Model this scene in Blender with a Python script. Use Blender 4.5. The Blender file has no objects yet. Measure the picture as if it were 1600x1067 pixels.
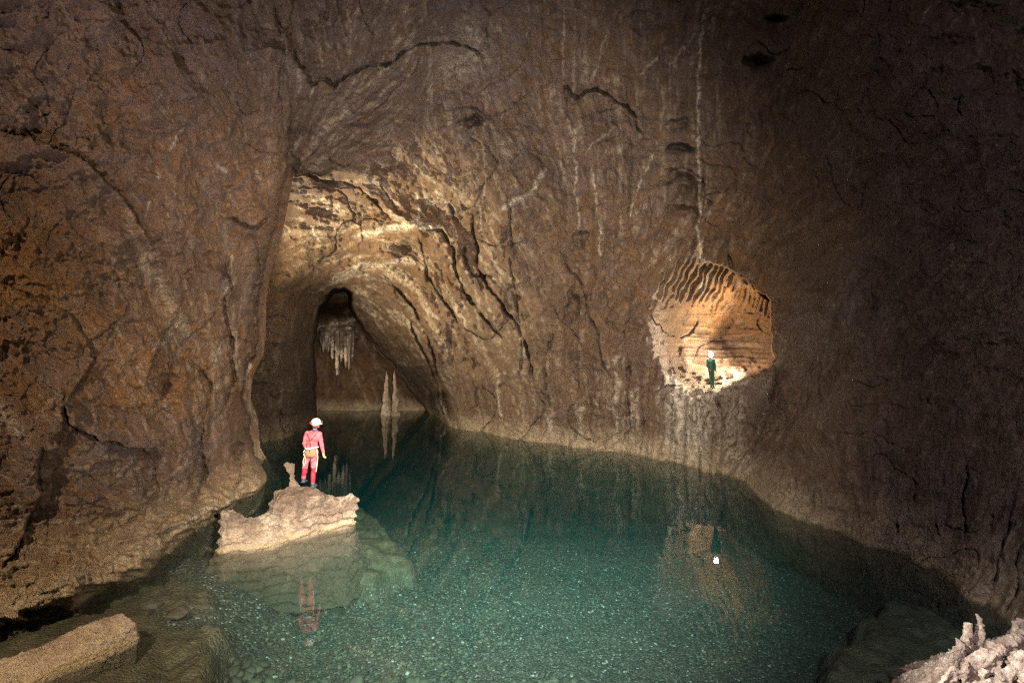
import bpy, bmesh, math, random
import numpy as np
from mathutils import Vector, Matrix
random.seed(7)
rng = np.random.default_rng(11)
scene = bpy.context.scene
COL = scene.collection
F = 755.0; CX = 800.0; CY = 533.5; H = 4.2
TH = math.atan(47.0 / F)
ct, st = math.cos(TH), math.sin(TH)

# ------------------------------------------------------------------ camera
cam_d = bpy.data.cameras.new('camera')
cam = bpy.data.objects.new('camera', cam_d); COL.objects.link(cam)
cam.location = (0, 0, H); cam.rotation_euler = (math.pi / 2 + TH, 0, 0)
cam_d.sensor_width = 36.0; cam_d.lens = 36.0 * F / 1600.0
cam_d.clip_start = 0.05; cam_d.clip_end = 400
scene.camera = cam
# ------------------------------------------------------------------ world
w = bpy.data.worlds.new('World'); scene.world = w; w.use_nodes = True
bg = w.node_tree.nodes['Background']
bg.inputs[0].default_value = (1.0, 0.86, 0.78, 1); bg.inputs[1].default_value = 0.06  # added dim fill for the dark pits, entering from behind the camera
scene.view_settings.view_transform = 'Standard'; scene.view_settings.look = 'None'
scene.view_settings.exposure = 0.22; scene.view_settings.gamma = 1.0
scene.render.engine = 'CYCLES'
cy = scene.cycles
cy.max_bounces = 7; cy.diffuse_bounces = 3; cy.glossy_bounces = 3; cy.transparent_max_bounces = 12
cy.volume_bounces = 0; cy.caustics_reflective = False; cy.caustics_refractive = False
cy.use_denoising = False; cy.filter_width = 1.3; cy.sample_clamp_indirect = 4.0
try: cy.denoiser = 'OPENIMAGEDENOISE'
except Exception: pass

# ------------------------------------------------------------------ pixel helpers
def ray(px, py):
    x = (px - CX) / F; y = -(py - CY) / F
    Y = ct - y * st; Z = st + y * ct
    return x / Y, Z / Y
def at(px, py, D):
    a, b = ray(px, py); return Vector((a * D, D, H + b * D))
def shore(px, py, z=0.0):
    a, b = ray(px, py); return (z - H) / b
def on_z(px, py, z=0.0):
    return at(px, py, shore(px, py, z))

# ------------------------------------------------------------------ lamps (flashes and head lamps of the cavers, plus added unseen fills)
def aim(o, target):
    o.rotation_euler = (Vector(target) - Vector(o.location)).to_track_quat('-Z', 'Y').to_euler()
def spot(name, loc, target, power, cone, blend=1.0, color=(1, .86, .70), radius=.08):
    d = bpy.data.lights.new(name, 'SPOT'); d.energy = power; d.spot_size = math.radians(cone)
    d.spot_blend = blend; d.color = color; d.shadow_soft_size = radius
    o = bpy.data.objects.new(name, d); COL.objects.link(o); o.location = loc; aim(o, target); return o
def point(name, loc, power, color=(1, .86, .70), radius=.1):
    d = bpy.data.lights.new(name, 'POINT'); d.energy = power; d.color = color; d.shadow_soft_size = radius
    o = bpy.data.objects.new(name, d); COL.objects.link(o); o.location = loc; return o
spot('flash_key', (0.75, 0.2, 4.5), at(740, 560, 28), 25000, 90, 1.0, (1, .87, .70))
spot('fill_high', (2.6, 5.0, 10.5), at(760, 470, 28), 13500, 86, 1.0, (1, .87, .70))  # added unseen lamp, raking from above to bring out relief
spot('fill_left', (-3.2, -1.2, 7.6), at(150, 720, 11), 6000, 104, 1.0, (1, .77, .50))  # added unseen fill for the left wall
spot('fill_ceiling', (-4.0, 3.0, 2.6), at(640, 40, 19), 5000, 80, 1.0, (.95, .86, .93))  # added unseen fill brightening the vault
spot('fill_right', (2.0, -1.5, 7.0), at(1430, 640, 12), 3000, 108, 1.0, (.93, .79, .86))  # weak unseen fill, added to lift the right wall
spot('flash_passage', at(374, 500, 24.6), at(700, 380, 31), 17000, 120, 1.0, (1, .84, .52), .2)
spot('fill_water', (1.0, 4.0, 8.5), on_z(770, 850, -2.0), 9500, 76, 1.0, (1, .97, .85))  # unseen lamp added overhead to brighten the lake bed and teal water
spot('flash_far', at(508, 590, 42), at(610, 590, 53), 900, 110, .8, (1, .8, .6), .2)
spot('flash_right_bank', (2.6, 3.9, 2.6), at(1575, 1020, 4.7), 650, 50, .4, (1, .93, .85), .02)

# ------------------------------------------------------------------ numpy noise
def _h2(ix, iy, s):
    n = (ix.astype(np.int64) * 374761393 + iy.astype(np.int64) * 668265263 + s * 974634777) & 0xffffffff
    n = ((n ^ (n >> 13)) * 1274126177) & 0xffffffff
    return (n ^ (n >> 16)) & 0xffff
def pn2(x, y, s=0):
    x0 = np.floor(x); y0 = np.floor(y); fx = (x - x0); fy = (y - y0)
    ix = x0.astype(np.int64); iy = y0.astype(np.int64)
    u = fx * fx * fx * (fx * (fx * 6 - 15) + 10); v = fy * fy * fy * (fy * (fy * 6 - 15) + 10)
    def g(i, j, dx, dy):
        a = _h2(i, j, s) * (2 * math.pi / 65536.0); return np.cos(a) * dx + np.sin(a) * dy
    n00 = g(ix, iy, fx, fy); n10 = g(ix + 1, iy, fx - 1, fy)
    n01 = g(ix, iy + 1, fx, fy - 1); n11 = g(ix + 1, iy + 1, fx - 1, fy - 1)
    a = n00 + u * (n10 - n00); b = n01 + u * (n11 - n01)
    return (a + v * (b - a)) * 1.5
def pn3(x, y, z, s=0):
    z0 = np.floor(z); fz = z - z0; t = fz * fz * (3 - 2 * fz); iz = z0.astype(np.int64)
    out = 0
    a = np.empty_like(x); b = np.empty_like(x)
    # hashed 2-D slices blended along z: cheap and good enough for rock
    def sl(k):
        x0 = np.floor(x); y0 = np.floor(y); fx = x - x0; fy = y - y0
        ix = x0.astype(np.int64); iy = y0.astype(np.int64) + k * 7919
        u = fx * fx * (3 - 2 * fx); v = fy * fy * (3 - 2 * fy)
        def g(i, j, dx, dy):
            q = _h2(i, j, s) * (2 * math.pi / 65536.0); return np.cos(q) * dx + np.sin(q) * dy
        n00 = g(ix, iy, fx, fy); n10 = g(ix + 1, iy, fx - 1, fy)
        n01 = g(ix, iy + 1, fx, fy - 1); n11 = g(ix + 1, iy + 1, fx - 1, fy - 1)
        p = n00 + u * (n10 - n00); q = n01 + u * (n11 - n01)
        return (p + v * (q - p)) * 1.5
    A = sl(iz); B = sl(iz + 1)
    return A + t * (B - A)
def worley(x, y, s):
    x0 = np.floor(x); y0 = np.floor(y); best = np.full(x.shape, 9.0)
    for i in (-1, 0, 1):
        for j in (-1, 0, 1):
            cx_ = (x0 + i); cy_ = (y0 + j); a = _h2(cx_, cy_, s) / 65536.0; b_ = _h2(cx_, cy_, s + 1) / 65536.0
            best = np.minimum(best, (cx_ + a - x) ** 2 + (cy_ + b_ - y) ** 2)
    return np.sqrt(best)
def fbm3(P, sc, octv=4, s=0, gain=.5):
    o = 0; a = 1
    for k in range(octv):
        o = o + a * pn3(P[:, 0] * sc + 3.1 * k, P[:, 1] * sc + 7.7 * k, P[:, 2] * sc + 1.3 * k, s + k); sc *= 2.03; a *= gain
    return o

# ------------------------------------------------------------------ scattered-data fields over the view
def tps(pts):
    P = np.array([(p[0], p[1]) for p in pts], float) / 1000.0; V = np.array([p[2] for p in pts], float)
    n = len(P); d = np.hypot(P[:, None, 0] - P[None, :, 0], P[:, None, 1] - P[None, :, 1])
    K = np.where(d > 0, d * d * np.log(d + 1e-12), 0) + np.eye(n) * 2e-4
    Q = np.c_[np.ones(n), P]; A = np.block([[K, Q], [Q.T, np.zeros((3, 3))]])
    s = np.linalg.solve(A, np.r_[V, 0, 0, 0])
    def f(x, y):
        x = x / 1000.0; y = y / 1000.0; o = s[n] + s[n + 1] * x + s[n + 2] * y
        for i in range(n):
            r2 = (x - P[i, 0]) ** 2 + (y - P[i, 1]) ** 2
            o = o + s[i] * 0.5 * r2 * np.log(r2 + 1e-12)
        return o
    return f
class Grid:
    """bilinear table of a function over the view"""
    def __init__(s, f, x0=-1300, x1=2900, y0=-1100, y1=1900, n=12.0):
        s.x0, s.y0, s.n = x0, y0, n
        s.gx = np.arange(x0, x1 + n, n); s.gy = np.arange(y0, y1 + n, n)
        X, Y = np.meshgrid(s.gx, s.gy); s.T = f(X.ravel(), Y.ravel()).reshape(X.shape)
    def __call__(s, x, y):
        u = np.clip((x - s.x0) / s.n, 0, len(s.gx) - 1.001); v = np.clip((y - s.y0) / s.n, 0, len(s.gy) - 1.001)
        i = u.astype(int); j = v.astype(int); a = u - i; b = v - j; T = s.T
        return (T[j, i] * (1 - a) + T[j, i + 1] * a) * (1 - b) + (T[j + 1, i] * (1 - a) + T[j + 1, i + 1] * a) * b
def idw(pts, p=3.0):
    def f(x, y):
        num = 0; den = 0
        for q in pts:
            wgt = 1.0 / ((x - q[0]) ** 2 + (y - q[1]) ** 2 + 900.0) ** (p / 2); num = num + wgt * q[2]; den = den + wgt
        return num / den
    return f
FLOW = [(100, 60, 50), (100, 300, 42), (60, 480, 30), (200, 600, 60), (60, 640, 40), (100, 800, -10), (60, 940, -20), (300, 830, -30), (330, 300, 66),
        (350, 550, 86), (260, 470, 75), (300, 100, 55), (600, 50, -62), (500, 60, 70), (470, 200, -70), (600, 160, -38), (540, 230, -30), (740, 40, 55), (900, 100, 88), (800, 200, 62),
        (700, 200, 75), (550, 380, -25), (500, 330, 18), (620, 300, 35), (680, 330, 45), (700, 420, 62), (620, 420, 20), (640, 520, 55), (760, 550, 68), (850, 620, 86), (830, 400, 60), (950, 300, 88),
        (950, 600, 88), (1000, 450, -50), (1100, 200, 90), (1060, 450, -62), (1110, 430, -62), (1180, 440, -78), (1150, 520, 2), (1250, 150, -60), (1300, 300, -25), (1500, 300, -30), (1250, 380, -20), (1300, 500, -70), (1450, 700, -82),
        (1500, 500, -40), (1180, 680, -58), (1080, 660, 94), (1250, 760, 35), (1400, 830, -85), (1550, 900, -60), (420, 500, -78), (450, 400, -30), (430, 620, 88), (1450, 60, -62)]
_c = idw([(a, b, math.cos(2 * math.radians(t))) for a, b, t in FLOW]); _s = idw([(a, b, math.sin(2 * math.radians(t))) for a, b, t in FLOW])
GC = Grid(_c, n=20.0); GS = Grid(_s, n=20.0)
def flow(x, y):
    t = 0.5 * np.arctan2(GS(x, y), GC(x, y)); return np.cos(t), np.sin(t)
def streams(x, y, k=6, step=5.0):
    """points along the flow line through each vertex"""
    out = [(x, y)]
    for sg in (1, -1):
        X, Y = x.copy(), y.copy(); vx0, vy0 = flow(x, y); vx0 = vx0 * sg; vy0 = vy0 * sg
        for i in range(k):
            vx, vy = flow(X, Y); d = np.sign(vx * vx0 + vy * vy0); d[d == 0] = 1
            vx = vx * d; vy = vy * d; X = X + vx * step; Y = Y + vy * step; vx0, vy0 = vx, vy
            out.append((X.copy(), Y.copy()))
    return out
def lic(S, scale, seed):
    o = 0
    for (X, Y) in S: o = o + pn2(X / scale + seed * 3.7, Y / scale - seed * 1.9, seed)
    o = o / len(S); return o / (o.std() + 1e-9)
def seg_dist(x, y, poly):
    """distance to polyline, signed side, and arc fraction"""
    best = np.full(x.shape, 1e9); side = np.zeros(x.shape); arc = np.zeros(x.shape); L = 0
    tot = sum(math.hypot(poly[i + 1][0] - poly[i][0], poly[i + 1][1] - poly[i][1]) for i in range(len(poly) - 1))
    for i in range(len(poly) - 1):
        ax, ay = poly[i]; bx, by = poly[i + 1]; dx, dy = bx - ax, by - ay; l2 = dx * dx + dy * dy + 1e-9
        t = np.clip(((x - ax) * dx + (y - ay) * dy) / l2, 0, 1); ex = x - ax - t * dx; ey = y - ay - t * dy
        d = np.hypot(ex, ey); m = d < best
        best = np.where(m, d, best); side = np.where(m, np.sign(dx * (y - ay) - dy * (x - ax)), side)
        arc = np.where(m, (L + t * math.sqrt(l2)) / tot, arc); L += math.sqrt(l2)
    return best, side, arc
def inside(x, y, poly):
    r = np.zeros(x.shape, bool); n = len(poly); j = n - 1
    for i in range(n):
        xi, yi = poly[i]; xj, yj = poly[j]
        if yi != yj:
            c = ((yi > y) != (yj > y)) & (x < (xj - xi) * (y - yi) / (yj - yi) + xi); r ^= c
        j = i
    return r
def sdf_poly(x, y, poly):
    d, _, _ = seg_dist(x, y, poly + [poly[0]]); return np.where(inside(x, y, poly), d, -d)
def sstep(a, b, x):
    t = np.clip((x - a) / (b - a), 0, 1); return t * t * (3 - 2 * t)

# ------------------------------------------------------------------ materials
def nodes(mat):
    mat.use_nodes = True; nt = mat.node_tree; nt.nodes.clear(); return nt, nt.nodes, nt.links
def mixc(nt, fac, a, b, blend='MIX'):
    m = nt.nodes.new('ShaderNodeMix'); m.data_type = 'RGBA'; m.blend_type = blend
    for sock, v in ((m.inputs[0], fac), (m.inputs[6], a), (m.inputs[7], b)):
        if hasattr(v, 'is_output'): nt.links.new(v, sock)
        elif isinstance(v, (int, float)): sock.default_value = v
        else: sock.default_value = (*v, 1)
    return m.outputs[2]
def ramp(nt, src, lo, hi, v0=0.0, v1=1.0):
    r = nt.nodes.new('ShaderNodeMapRange'); r.inputs[1].default_value = lo; r.inputs[2].default_value = hi
    r.inputs[3].default_value = v0; r.inputs[4].default_value = v1; nt.links.new(src, r.inputs[0]); return r.outputs[0]
def math_n(nt, op, a, b):
    m = nt.nodes.new('ShaderNodeMath'); m.operation = op
    for s, v in ((m.inputs[0], a), (m.inputs[1], b)):
        if hasattr(v, 'is_output'): nt.links.new(v, s)
        else: s.default_value = v
    return m.outputs[0]
def noise(nt, vec, scale, detail=6, rough=.6, dist=0.0):
    n = nt.nodes.new('ShaderNodeTexNoise'); n.inputs['Scale'].default_value = scale; n.inputs['Detail'].default_value = detail
    n.inputs['Roughness'].default_value = rough; n.inputs['Distortion'].default_value = dist
    nt.links.new(vec, n.inputs['Vector']); return n.outputs['Fac']
def rock_material(name, dark, mid, light, ochre=(.30, .15, .05), grey=(.22, .17, .17), calcite=(.72, .64, .52), scale=1.0, bump=.35, gloss=.46, waterline=True, band=1.3, bcol=(.58, .46, .31)):
    m = bpy.data.materials.new(name); nt, N, L = nodes(m)
    out = N.new('ShaderNodeOutputMaterial'); b = N.new('ShaderNodeBsdfPrincipled'); L.new(b.outputs[0], out.inputs[0])
    geo = N.new('ShaderNodeNewGeometry'); pos = geo.outputs['Position']
    def attr(n):
        a = N.new('ShaderNodeAttribute'); a.attribute_name = n; return a.outputs['Fac']
    n1 = noise(nt, pos, .55 * scale, 8, .62, .6); n2 = noise(nt, pos, 3.2 * scale, 8, .68, .4); n3 = noise(nt, pos, 14 * scale, 6, .7)
    st_ = attr('streak')
    v = math_n(nt, 'ADD', math_n(nt, 'MULTIPLY', n1, .42), math_n(nt, 'MULTIPLY', n2, .40))
    v = math_n(nt, 'ADD', v, math_n(nt, 'MULTIPLY', st_, .15))
    c = mixc(nt, ramp(nt, v, .36, .49), dark, mid); c = mixc(nt, ramp(nt, v, .50, .63), c, light)
    oc = math_n(nt, 'MULTIPLY', attr('ochre'), ramp(nt, noise(nt, pos, 1.1 * scale, 7, .65, 1.0), .30, .55))
    c = mixc(nt, oc, c, ochre)
    gr = math_n(nt, 'MULTIPLY', attr('grey'), ramp(nt, noise(nt, pos, .9 * scale, 7, .65, 1.4), .38, .62))
    c = mixc(nt, gr, c, grey)
    # thin pale mineral films, broken up by fine noise
    cal = math_n(nt, 'MULTIPLY', attr('calcite'), ramp(nt, n2, .38, .58))
    c = mixc(nt, cal, c, calcite)
    if waterline:
        sp = N.new('ShaderNodeSeparateXYZ'); L.new(pos, sp.inputs[0]); z = sp.outputs[2]
        zz = math_n(nt, 'ADD', z, math_n(nt, 'MULTIPLY', math_n(nt, 'SUBTRACT', n1, .5), 1.6))
        bnd = math_n(nt, 'MULTIPLY', ramp(nt, zz, band, .1), ramp(nt, n2, .30, .58, .35, .92))
        c = mixc(nt, bnd, c, bcol)
        line = math_n(nt, 'MULTIPLY', ramp(nt, z, .10, .04), ramp(nt, z, -.06, -.01))
        c = mixc(nt, math_n(nt, 'MULTIPLY', line, .75), c, (.55, .43, .25))
    c = mixc(nt, math_n(nt, 'MULTIPLY', attr('dark'), ramp(nt, n2, .25, .6, 1.0, .7)), c, (.028, .021, .014))  # dark attribute: painted recess shade and darker rock
    dirt = ramp(nt, n3, .34, .64, .68, 1.22)
    sc = N.new('ShaderNodeVectorMath'); sc.operation = 'SCALE'; L.new(c, sc.inputs[0]); L.new(dirt, sc.inputs['Scale'])
    sz = N.new('ShaderNodeSeparateXYZ'); L.new(pos, sz.inputs[0])
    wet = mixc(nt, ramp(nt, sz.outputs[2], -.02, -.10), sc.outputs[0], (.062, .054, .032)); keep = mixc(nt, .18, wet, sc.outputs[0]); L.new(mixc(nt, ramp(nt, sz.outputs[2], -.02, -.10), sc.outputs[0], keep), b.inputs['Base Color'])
    L.new(ramp(nt, n2, .3, .7, gloss - .12, gloss + .25), b.inputs['Roughness'])
    b.inputs['Specular IOR Level'].default_value = .45
    n4 = noise(nt, pos, 26 * scale, 8, .75, .3)
    hgt = math_n(nt, 'ADD', math_n(nt, 'MULTIPLY', n2, .8), math_n(nt, 'ADD', math_n(nt, 'MULTIPLY', n3, .45), math_n(nt, 'MULTIPLY', n4, .34)))
    bp = N.new('ShaderNodeBump'); bp.inputs['Strength'].default_value = 1.0; bp.inputs['Distance'].default_value = bump; L.new(hgt, bp.inputs['Height'])
    L.new(bp.outputs[0], b.inputs['Normal'])
    return m
def plain(name, col, rough=.6, bump=.0, bscale=60, metal=0.0, var=.25):
    m = bpy.data.materials.new(name); nt, N, L = nodes(m)
    out = N.new('ShaderNodeOutputMaterial'); b = N.new('ShaderNodeBsdfPrincipled'); L.new(b.outputs[0], out.inputs[0])
    tc = N.new('ShaderNodeTexCoord'); n = noise(nt, tc.outputs['Object'], bscale, 5, .6)
    c = mixc(nt, ramp(nt, n, .35, .65), tuple(x * (1 - var) for x in col), tuple(min(1, x * (1 + var)) for x in col))
    L.new(c, b.inputs['Base Color']); b.inputs['Roughness'].default_value = rough; b.inputs['Metallic'].default_value = metal
    if bump:
        bp = N.new('ShaderNodeBump'); bp.inputs['Distance'].default_value = bump; L.new(n, bp.inputs['Height']); L.new(bp.outputs[0], b.inputs['Normal'])
    return m
M_WALL = rock_material('cave_wall_rock', (.065, .043, .031), (.155, .105, .072), (.28, .205, .14))
M_LEFT = rock_material('left_wall_rock', (.075, .045, .032), (.165, .10, .068), (.29, .205, .145), ochre=(.38, .18, .052), scale=1.3, bump=.30, band=1.3, bcol=(.72, .56, .36))
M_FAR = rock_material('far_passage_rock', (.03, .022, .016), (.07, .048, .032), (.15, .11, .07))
M_ISLE = rock_material('pale_islet_rock', (.07, .048, .036), (.19, .135, .10), (.38, .29, .22), scale=3.0, bump=.10, gloss=.65, band=.65, bcol=(.62, .49, .37))
M_SLAB = rock_material('pale_slab_rock', (.16, .11, .08), (.38, .28, .20), (.56, .44, .33), scale=4.0, bump=.07, gloss=.7, band=.5, bcol=(.62, .50, .37))
M_CALC = rock_material('stalagmite_calcite', (.16, .12, .08), (.32, .25, .17), (.46, .38, .27), scale=2.0, bump=.06, waterline=False)
M_BANK = rock_material('bank_rock', (.12, .09, .07), (.36, .28, .22), (.62, .52, .43), scale=5.0, bump=.05, gloss=.7, waterline=False)

# ------------------------------------------------------------------ object helpers
def tag(o, label=None, cat=None, group=None, kind=None):
    if label: o['label'] = label
    if cat: o['category'] = cat
    if group: o['group'] = group
    if kind: o['kind'] = kind
    return o
def mesh_np(name, V, Q, mat, attrs=None, parent=None, smooth=True):
    me = bpy.data.meshes.new(name); nv, nf, k = len(V), len(Q), Q.shape[1]
    me.vertices.add(nv); me.vertices.foreach_set('co', np.ascontiguousarray(V, dtype=np.float32).ravel())
    me.loops.add(nf * k); me.loops.foreach_set('vertex_index', np.ascontiguousarray(Q, dtype=np.int32).ravel())
    me.polygons.add(nf); me.polygons.foreach_set('loop_start', np.arange(0, nf * k, k, dtype=np.int32))
    me.update(calc_edges=True); me.validate()
    me.polygons.foreach_set('use_smooth', np.full(nf, smooth, dtype=bool))
    for a, v in (attrs or {}).items():
        at_ = me.attributes.new(a, 'FLOAT', 'POINT'); at_.data.foreach_set('value', np.ascontiguousarray(v, dtype=np.float32))
    me.materials.append(mat); o = bpy.data.objects.new(name, me); COL.objects.link(o)
    if parent: o.parent = parent
    return o
def axis(a0, f0, f1, a1, fine, g=1.18, mx=60.0):
    """fine spacing inside the frame, growing outside it"""
    mid = list(np.arange(f0, f1, fine)); lo = []; s = fine; v = f0
    while v > a0: s = min(s * g, mx); v -= s; lo.append(v)
    hi = []; s = fine; v = mid[-1]
    while v < a1: s = min(s * g, mx); v += s; hi.append(v)
    return np.array(lo[::-1] + mid + hi)
def grid_faces(ny, nx):
    i = np.arange(ny * nx).reshape(ny, nx)
    return np.stack([i[:-1, :-1], i[1:, :-1], i[1:, 1:], i[:-1, 1:]], -1).reshape(-1, 4)

# features sculpted into the walls, drawn as polylines over the view: (line, step height m, decay px, groove m, groove px, side)
CRACKS = [
 ([(432, 38), (452, 41), (456, 78), (470, 104), (489, 137), (503, 129), (512, 126), (520, 135), (536, 124), (575, 106), (600, 99), (604, 103), (625, 88), (650, 72), (690, 70), (724, 70), (745, 85), (763, 112)], .55, 60, .8, 2.4, 1),
 ([(880, 150), (884, 137), (901, 155), (918, 142), (936, 137), (947, 146), (956, 158), (980, 165), (990, 185), (1003, 208)], .5, 36, .7, 2.4, 1),
 ([(700, 318), (716, 352), (722, 398), (738, 428), (770, 432)], .25, 26, .8, 2.0, 1),
 ([(735, 330), (741, 372), (745, 410), (765, 450), (800, 495), (822, 535), (838, 600)], .35, 30, .9, 2.2, -1),
 ([(660, 360), (692, 358), (706, 388), (716, 432), (734, 466), (757, 497), (790, 535)], .4, 26, .9, 2.2, -1),
 ([(597, 430), (618, 446), (650, 488), (672, 524), (676, 560), (690, 600), (700, 660)], .45, 26, .8, 2.2, -1),
 ([(640, 500), (662, 556), (684, 604), (692, 655)], .4, 18, .8, 2.0, -1),
 ([(655, 372), (668, 430), (690, 470), (720, 510)], .3, 24, .5, 1.8, -1),
 ([(455, 262), (500, 282), (560, 292), (592, 318), (612, 342)], .7, 45, .5, 2.4, -1),
 ([(445, 290), (480, 245), (540, 205), (600, 160), (650, 110), (665, 75)], .5, 60, .0, 2, 1),
 ([(880, 405), (905, 440), (930, 520), (948, 590)], .25, 22, .4, 1.8, -1),
 ([(1040, 268), (1066, 266), (1097, 278), (1102, 300), (1108, 318), (1094, 345)], .35, 16, .5, 2.2, 1),
 ([(1133, 398), (1146, 424), (1180, 450), (1207, 470)], .45, 30, .5, 3.0, 1),
 ([(1115, 615), (1124, 640), (1126, 662), (1112, 700), (1108, 722)], .15, 14, .4, 2.6, 1),
 ([(1209, 560), (1204, 620), (1196, 660), (1170, 705), (1125, 728)], .5, 26, .3, 3.0, 1),
 ([(1360, 440), (1364, 480), (1352, 520)], .1, 14, .3, 1.8, 1),
 ([(1510, 720), (1505, 762), (1504, 800), (1508, 850)], .1, 12, .4, 2.4, 1),
 ([(1578, 780), (1575, 830), (1560, 870), (1552, 920), (1540, 950)], .1, 10, .5, 3.0, 1),
 ([(1600, 840), (1586, 880), (1590, 920), (1572, 960)], .1, 10, .4, 2.6, 1),
 ([(1275, 762), (1268, 780), (1258, 790)], .05, 8, .25, 2.0, 1), ([(1240, 745), (1244, 765), (1236, 785)], .05, 8, .25, 2.0, 1),
 ([(1425, 745), (1430, 760), (1424, 785)], .05, 8, .25, 2.0, 1), ([(1460, 805), (1468, 835), (1462, 850)], .05, 8, .25, 2.0, 1),
 ([(1405, 800), (1398, 818), (1402, 840)], .05, 8, .25, 2.0, 1), ([(1640, 860), (1625, 920), (1600, 965)], .1, 10, .4, 3.0, 1),
 ([(1448, 10), (1420, 70), (1400, 90)], .0, 9, .12, 1.6, 1),
 ([(790, 300), (800, 420), (815, 520), (812, 600)], .12, 20, .35, 1.7, -1),
 ([(860, 520), (850, 580), (858, 640)], .1, 12, .3, 1.7, 1), ([(740, 560), (745, 610), (738, 655)], .12, 12, .35, 1.7, 1),
 ([(985, 560), (978, 610), (985, 660), (970, 700)], .1, 12, .3, 1.8, -1), ([(1010, 600), (1000, 650), (1004, 700)], .1, 10, .3, 1.8, 1),
 ([(440, 640), (442, 665), (452, 688)], .2, 10, .4, 2.0, 1),
]
CRACKS_L = [
 ([(424, 751), (398, 768), (372, 783), (345, 795), (330, 803)], .35, 22, .15, 2.0, 1), ([(318, 808), (296, 818), (262, 826), (240, 842)], .35, 24, .15, 2.0, 1), ([(420, 762), (395, 780), (380, 782)], .2, 12, .15, 2.0, 1), ([(0, 945), (60, 925), (120, 900), (170, 880), (225, 845)], .2, 40, .0, 2.0, 1),
 ([(428, 0), (440, 60), (436, 140), (444, 210)], .2, 40, .2, 2.0, 1),
 ([(360, 400), (352, 430), (362, 448), (352, 470), (362, 520), (366, 590), (350, 640)], .45, 30, .5, 2.4, -1),
 ([(395, 350), (405, 400), (398, 470), (398, 540), (382, 585)], .25, 20, .3, 2.2, -1),
 ([(300, 560), (330, 600), (322, 640), (318, 690), (322, 740), (300, 790)], .55, 45, .5, 3.0, -1),
 ([(0, 440), (60, 470), (120, 500), (150, 560), (100, 640), (90, 700)], .35, 55, .3, 2.6, 1),
 ([(65, 690), (60, 780), (30, 850), (0, 890)], .25, 50, .3, 2.6, 1),
 ([(180, 420), (200, 480), (150, 560)], .3, 34, .2, 2.4, -1),
 ([(100, 600), (105, 660), (160, 690), (225, 700), (240, 720)], .5, 45, .4, 3.0, -1),
 ([(240, 720), (250, 760), (215, 810), (160, 830)], .45, 40, .3, 3.0, -1),
 ([(0, 205), (80, 225), (140, 255), (200, 320), (240, 390)], .35, 60, .15, 2.2, 1),
 ([(345, 335), (380, 350), (400, 355), (425, 335)], .35, 26, .4, 2.6, -1),
 ([(250, 640), (265, 600), (270, 560)], .3, 26, .5, 4.0, 1),
 ([(160, 870), (200, 845), (240, 838), (262, 805), (300, 790)], .2, 26, .2, 2.4, 1),
 ([(355, 700), (375, 720), (372, 760)], .25, 20, .3, 2.2, 1),
 ([(280, 480), (262, 520), (240, 560), (225, 620)], .35, 34, .2, 2.4, 1),
]
DENTS = [(735, 190, 22, 12, 1.0), (738, 205, 34, 36, .5), (906, 382, 14, 20, .7), (900, 492, 20, 32, .8), (1066, 234, 26, 9, 1.0), (1188, 97, 24, 15, 1.5), (1214, 31, 16, 10, 1.2),
         (1068, 300, 36, 26, .9), (1062, 335, 26, 16, .6), (1060, 200, 22, 12, .6), (1105, 60, 45, 36, .4), (710, 285, 13, 12, .35), (810, 470, 26, 30, .4), (935, 235, 50, 60, .35), (1035, 60, 22, 30, .3),
         (1190, 220, 60, 50, .4), (850, 340, 50, 60, .3), (530, 285, 50, 16, .8), (1000, 40, 34, 24, .45), (640, 390, 30, 18, .6), (560, 205, 18, 10, .3)]
KNOBS = [(1092, 380, 11, 16, .7), (1095, 340, 9, 12, .4), (1095, 300, 10, 12, .4), (718, 288, 10, 8, .3), (908, 392, 9, 8, .4), (1010, 225, 15, 12, .3), (905, 480, 10, 12, .35), (1045, 95, 18, 26, .45)]
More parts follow.
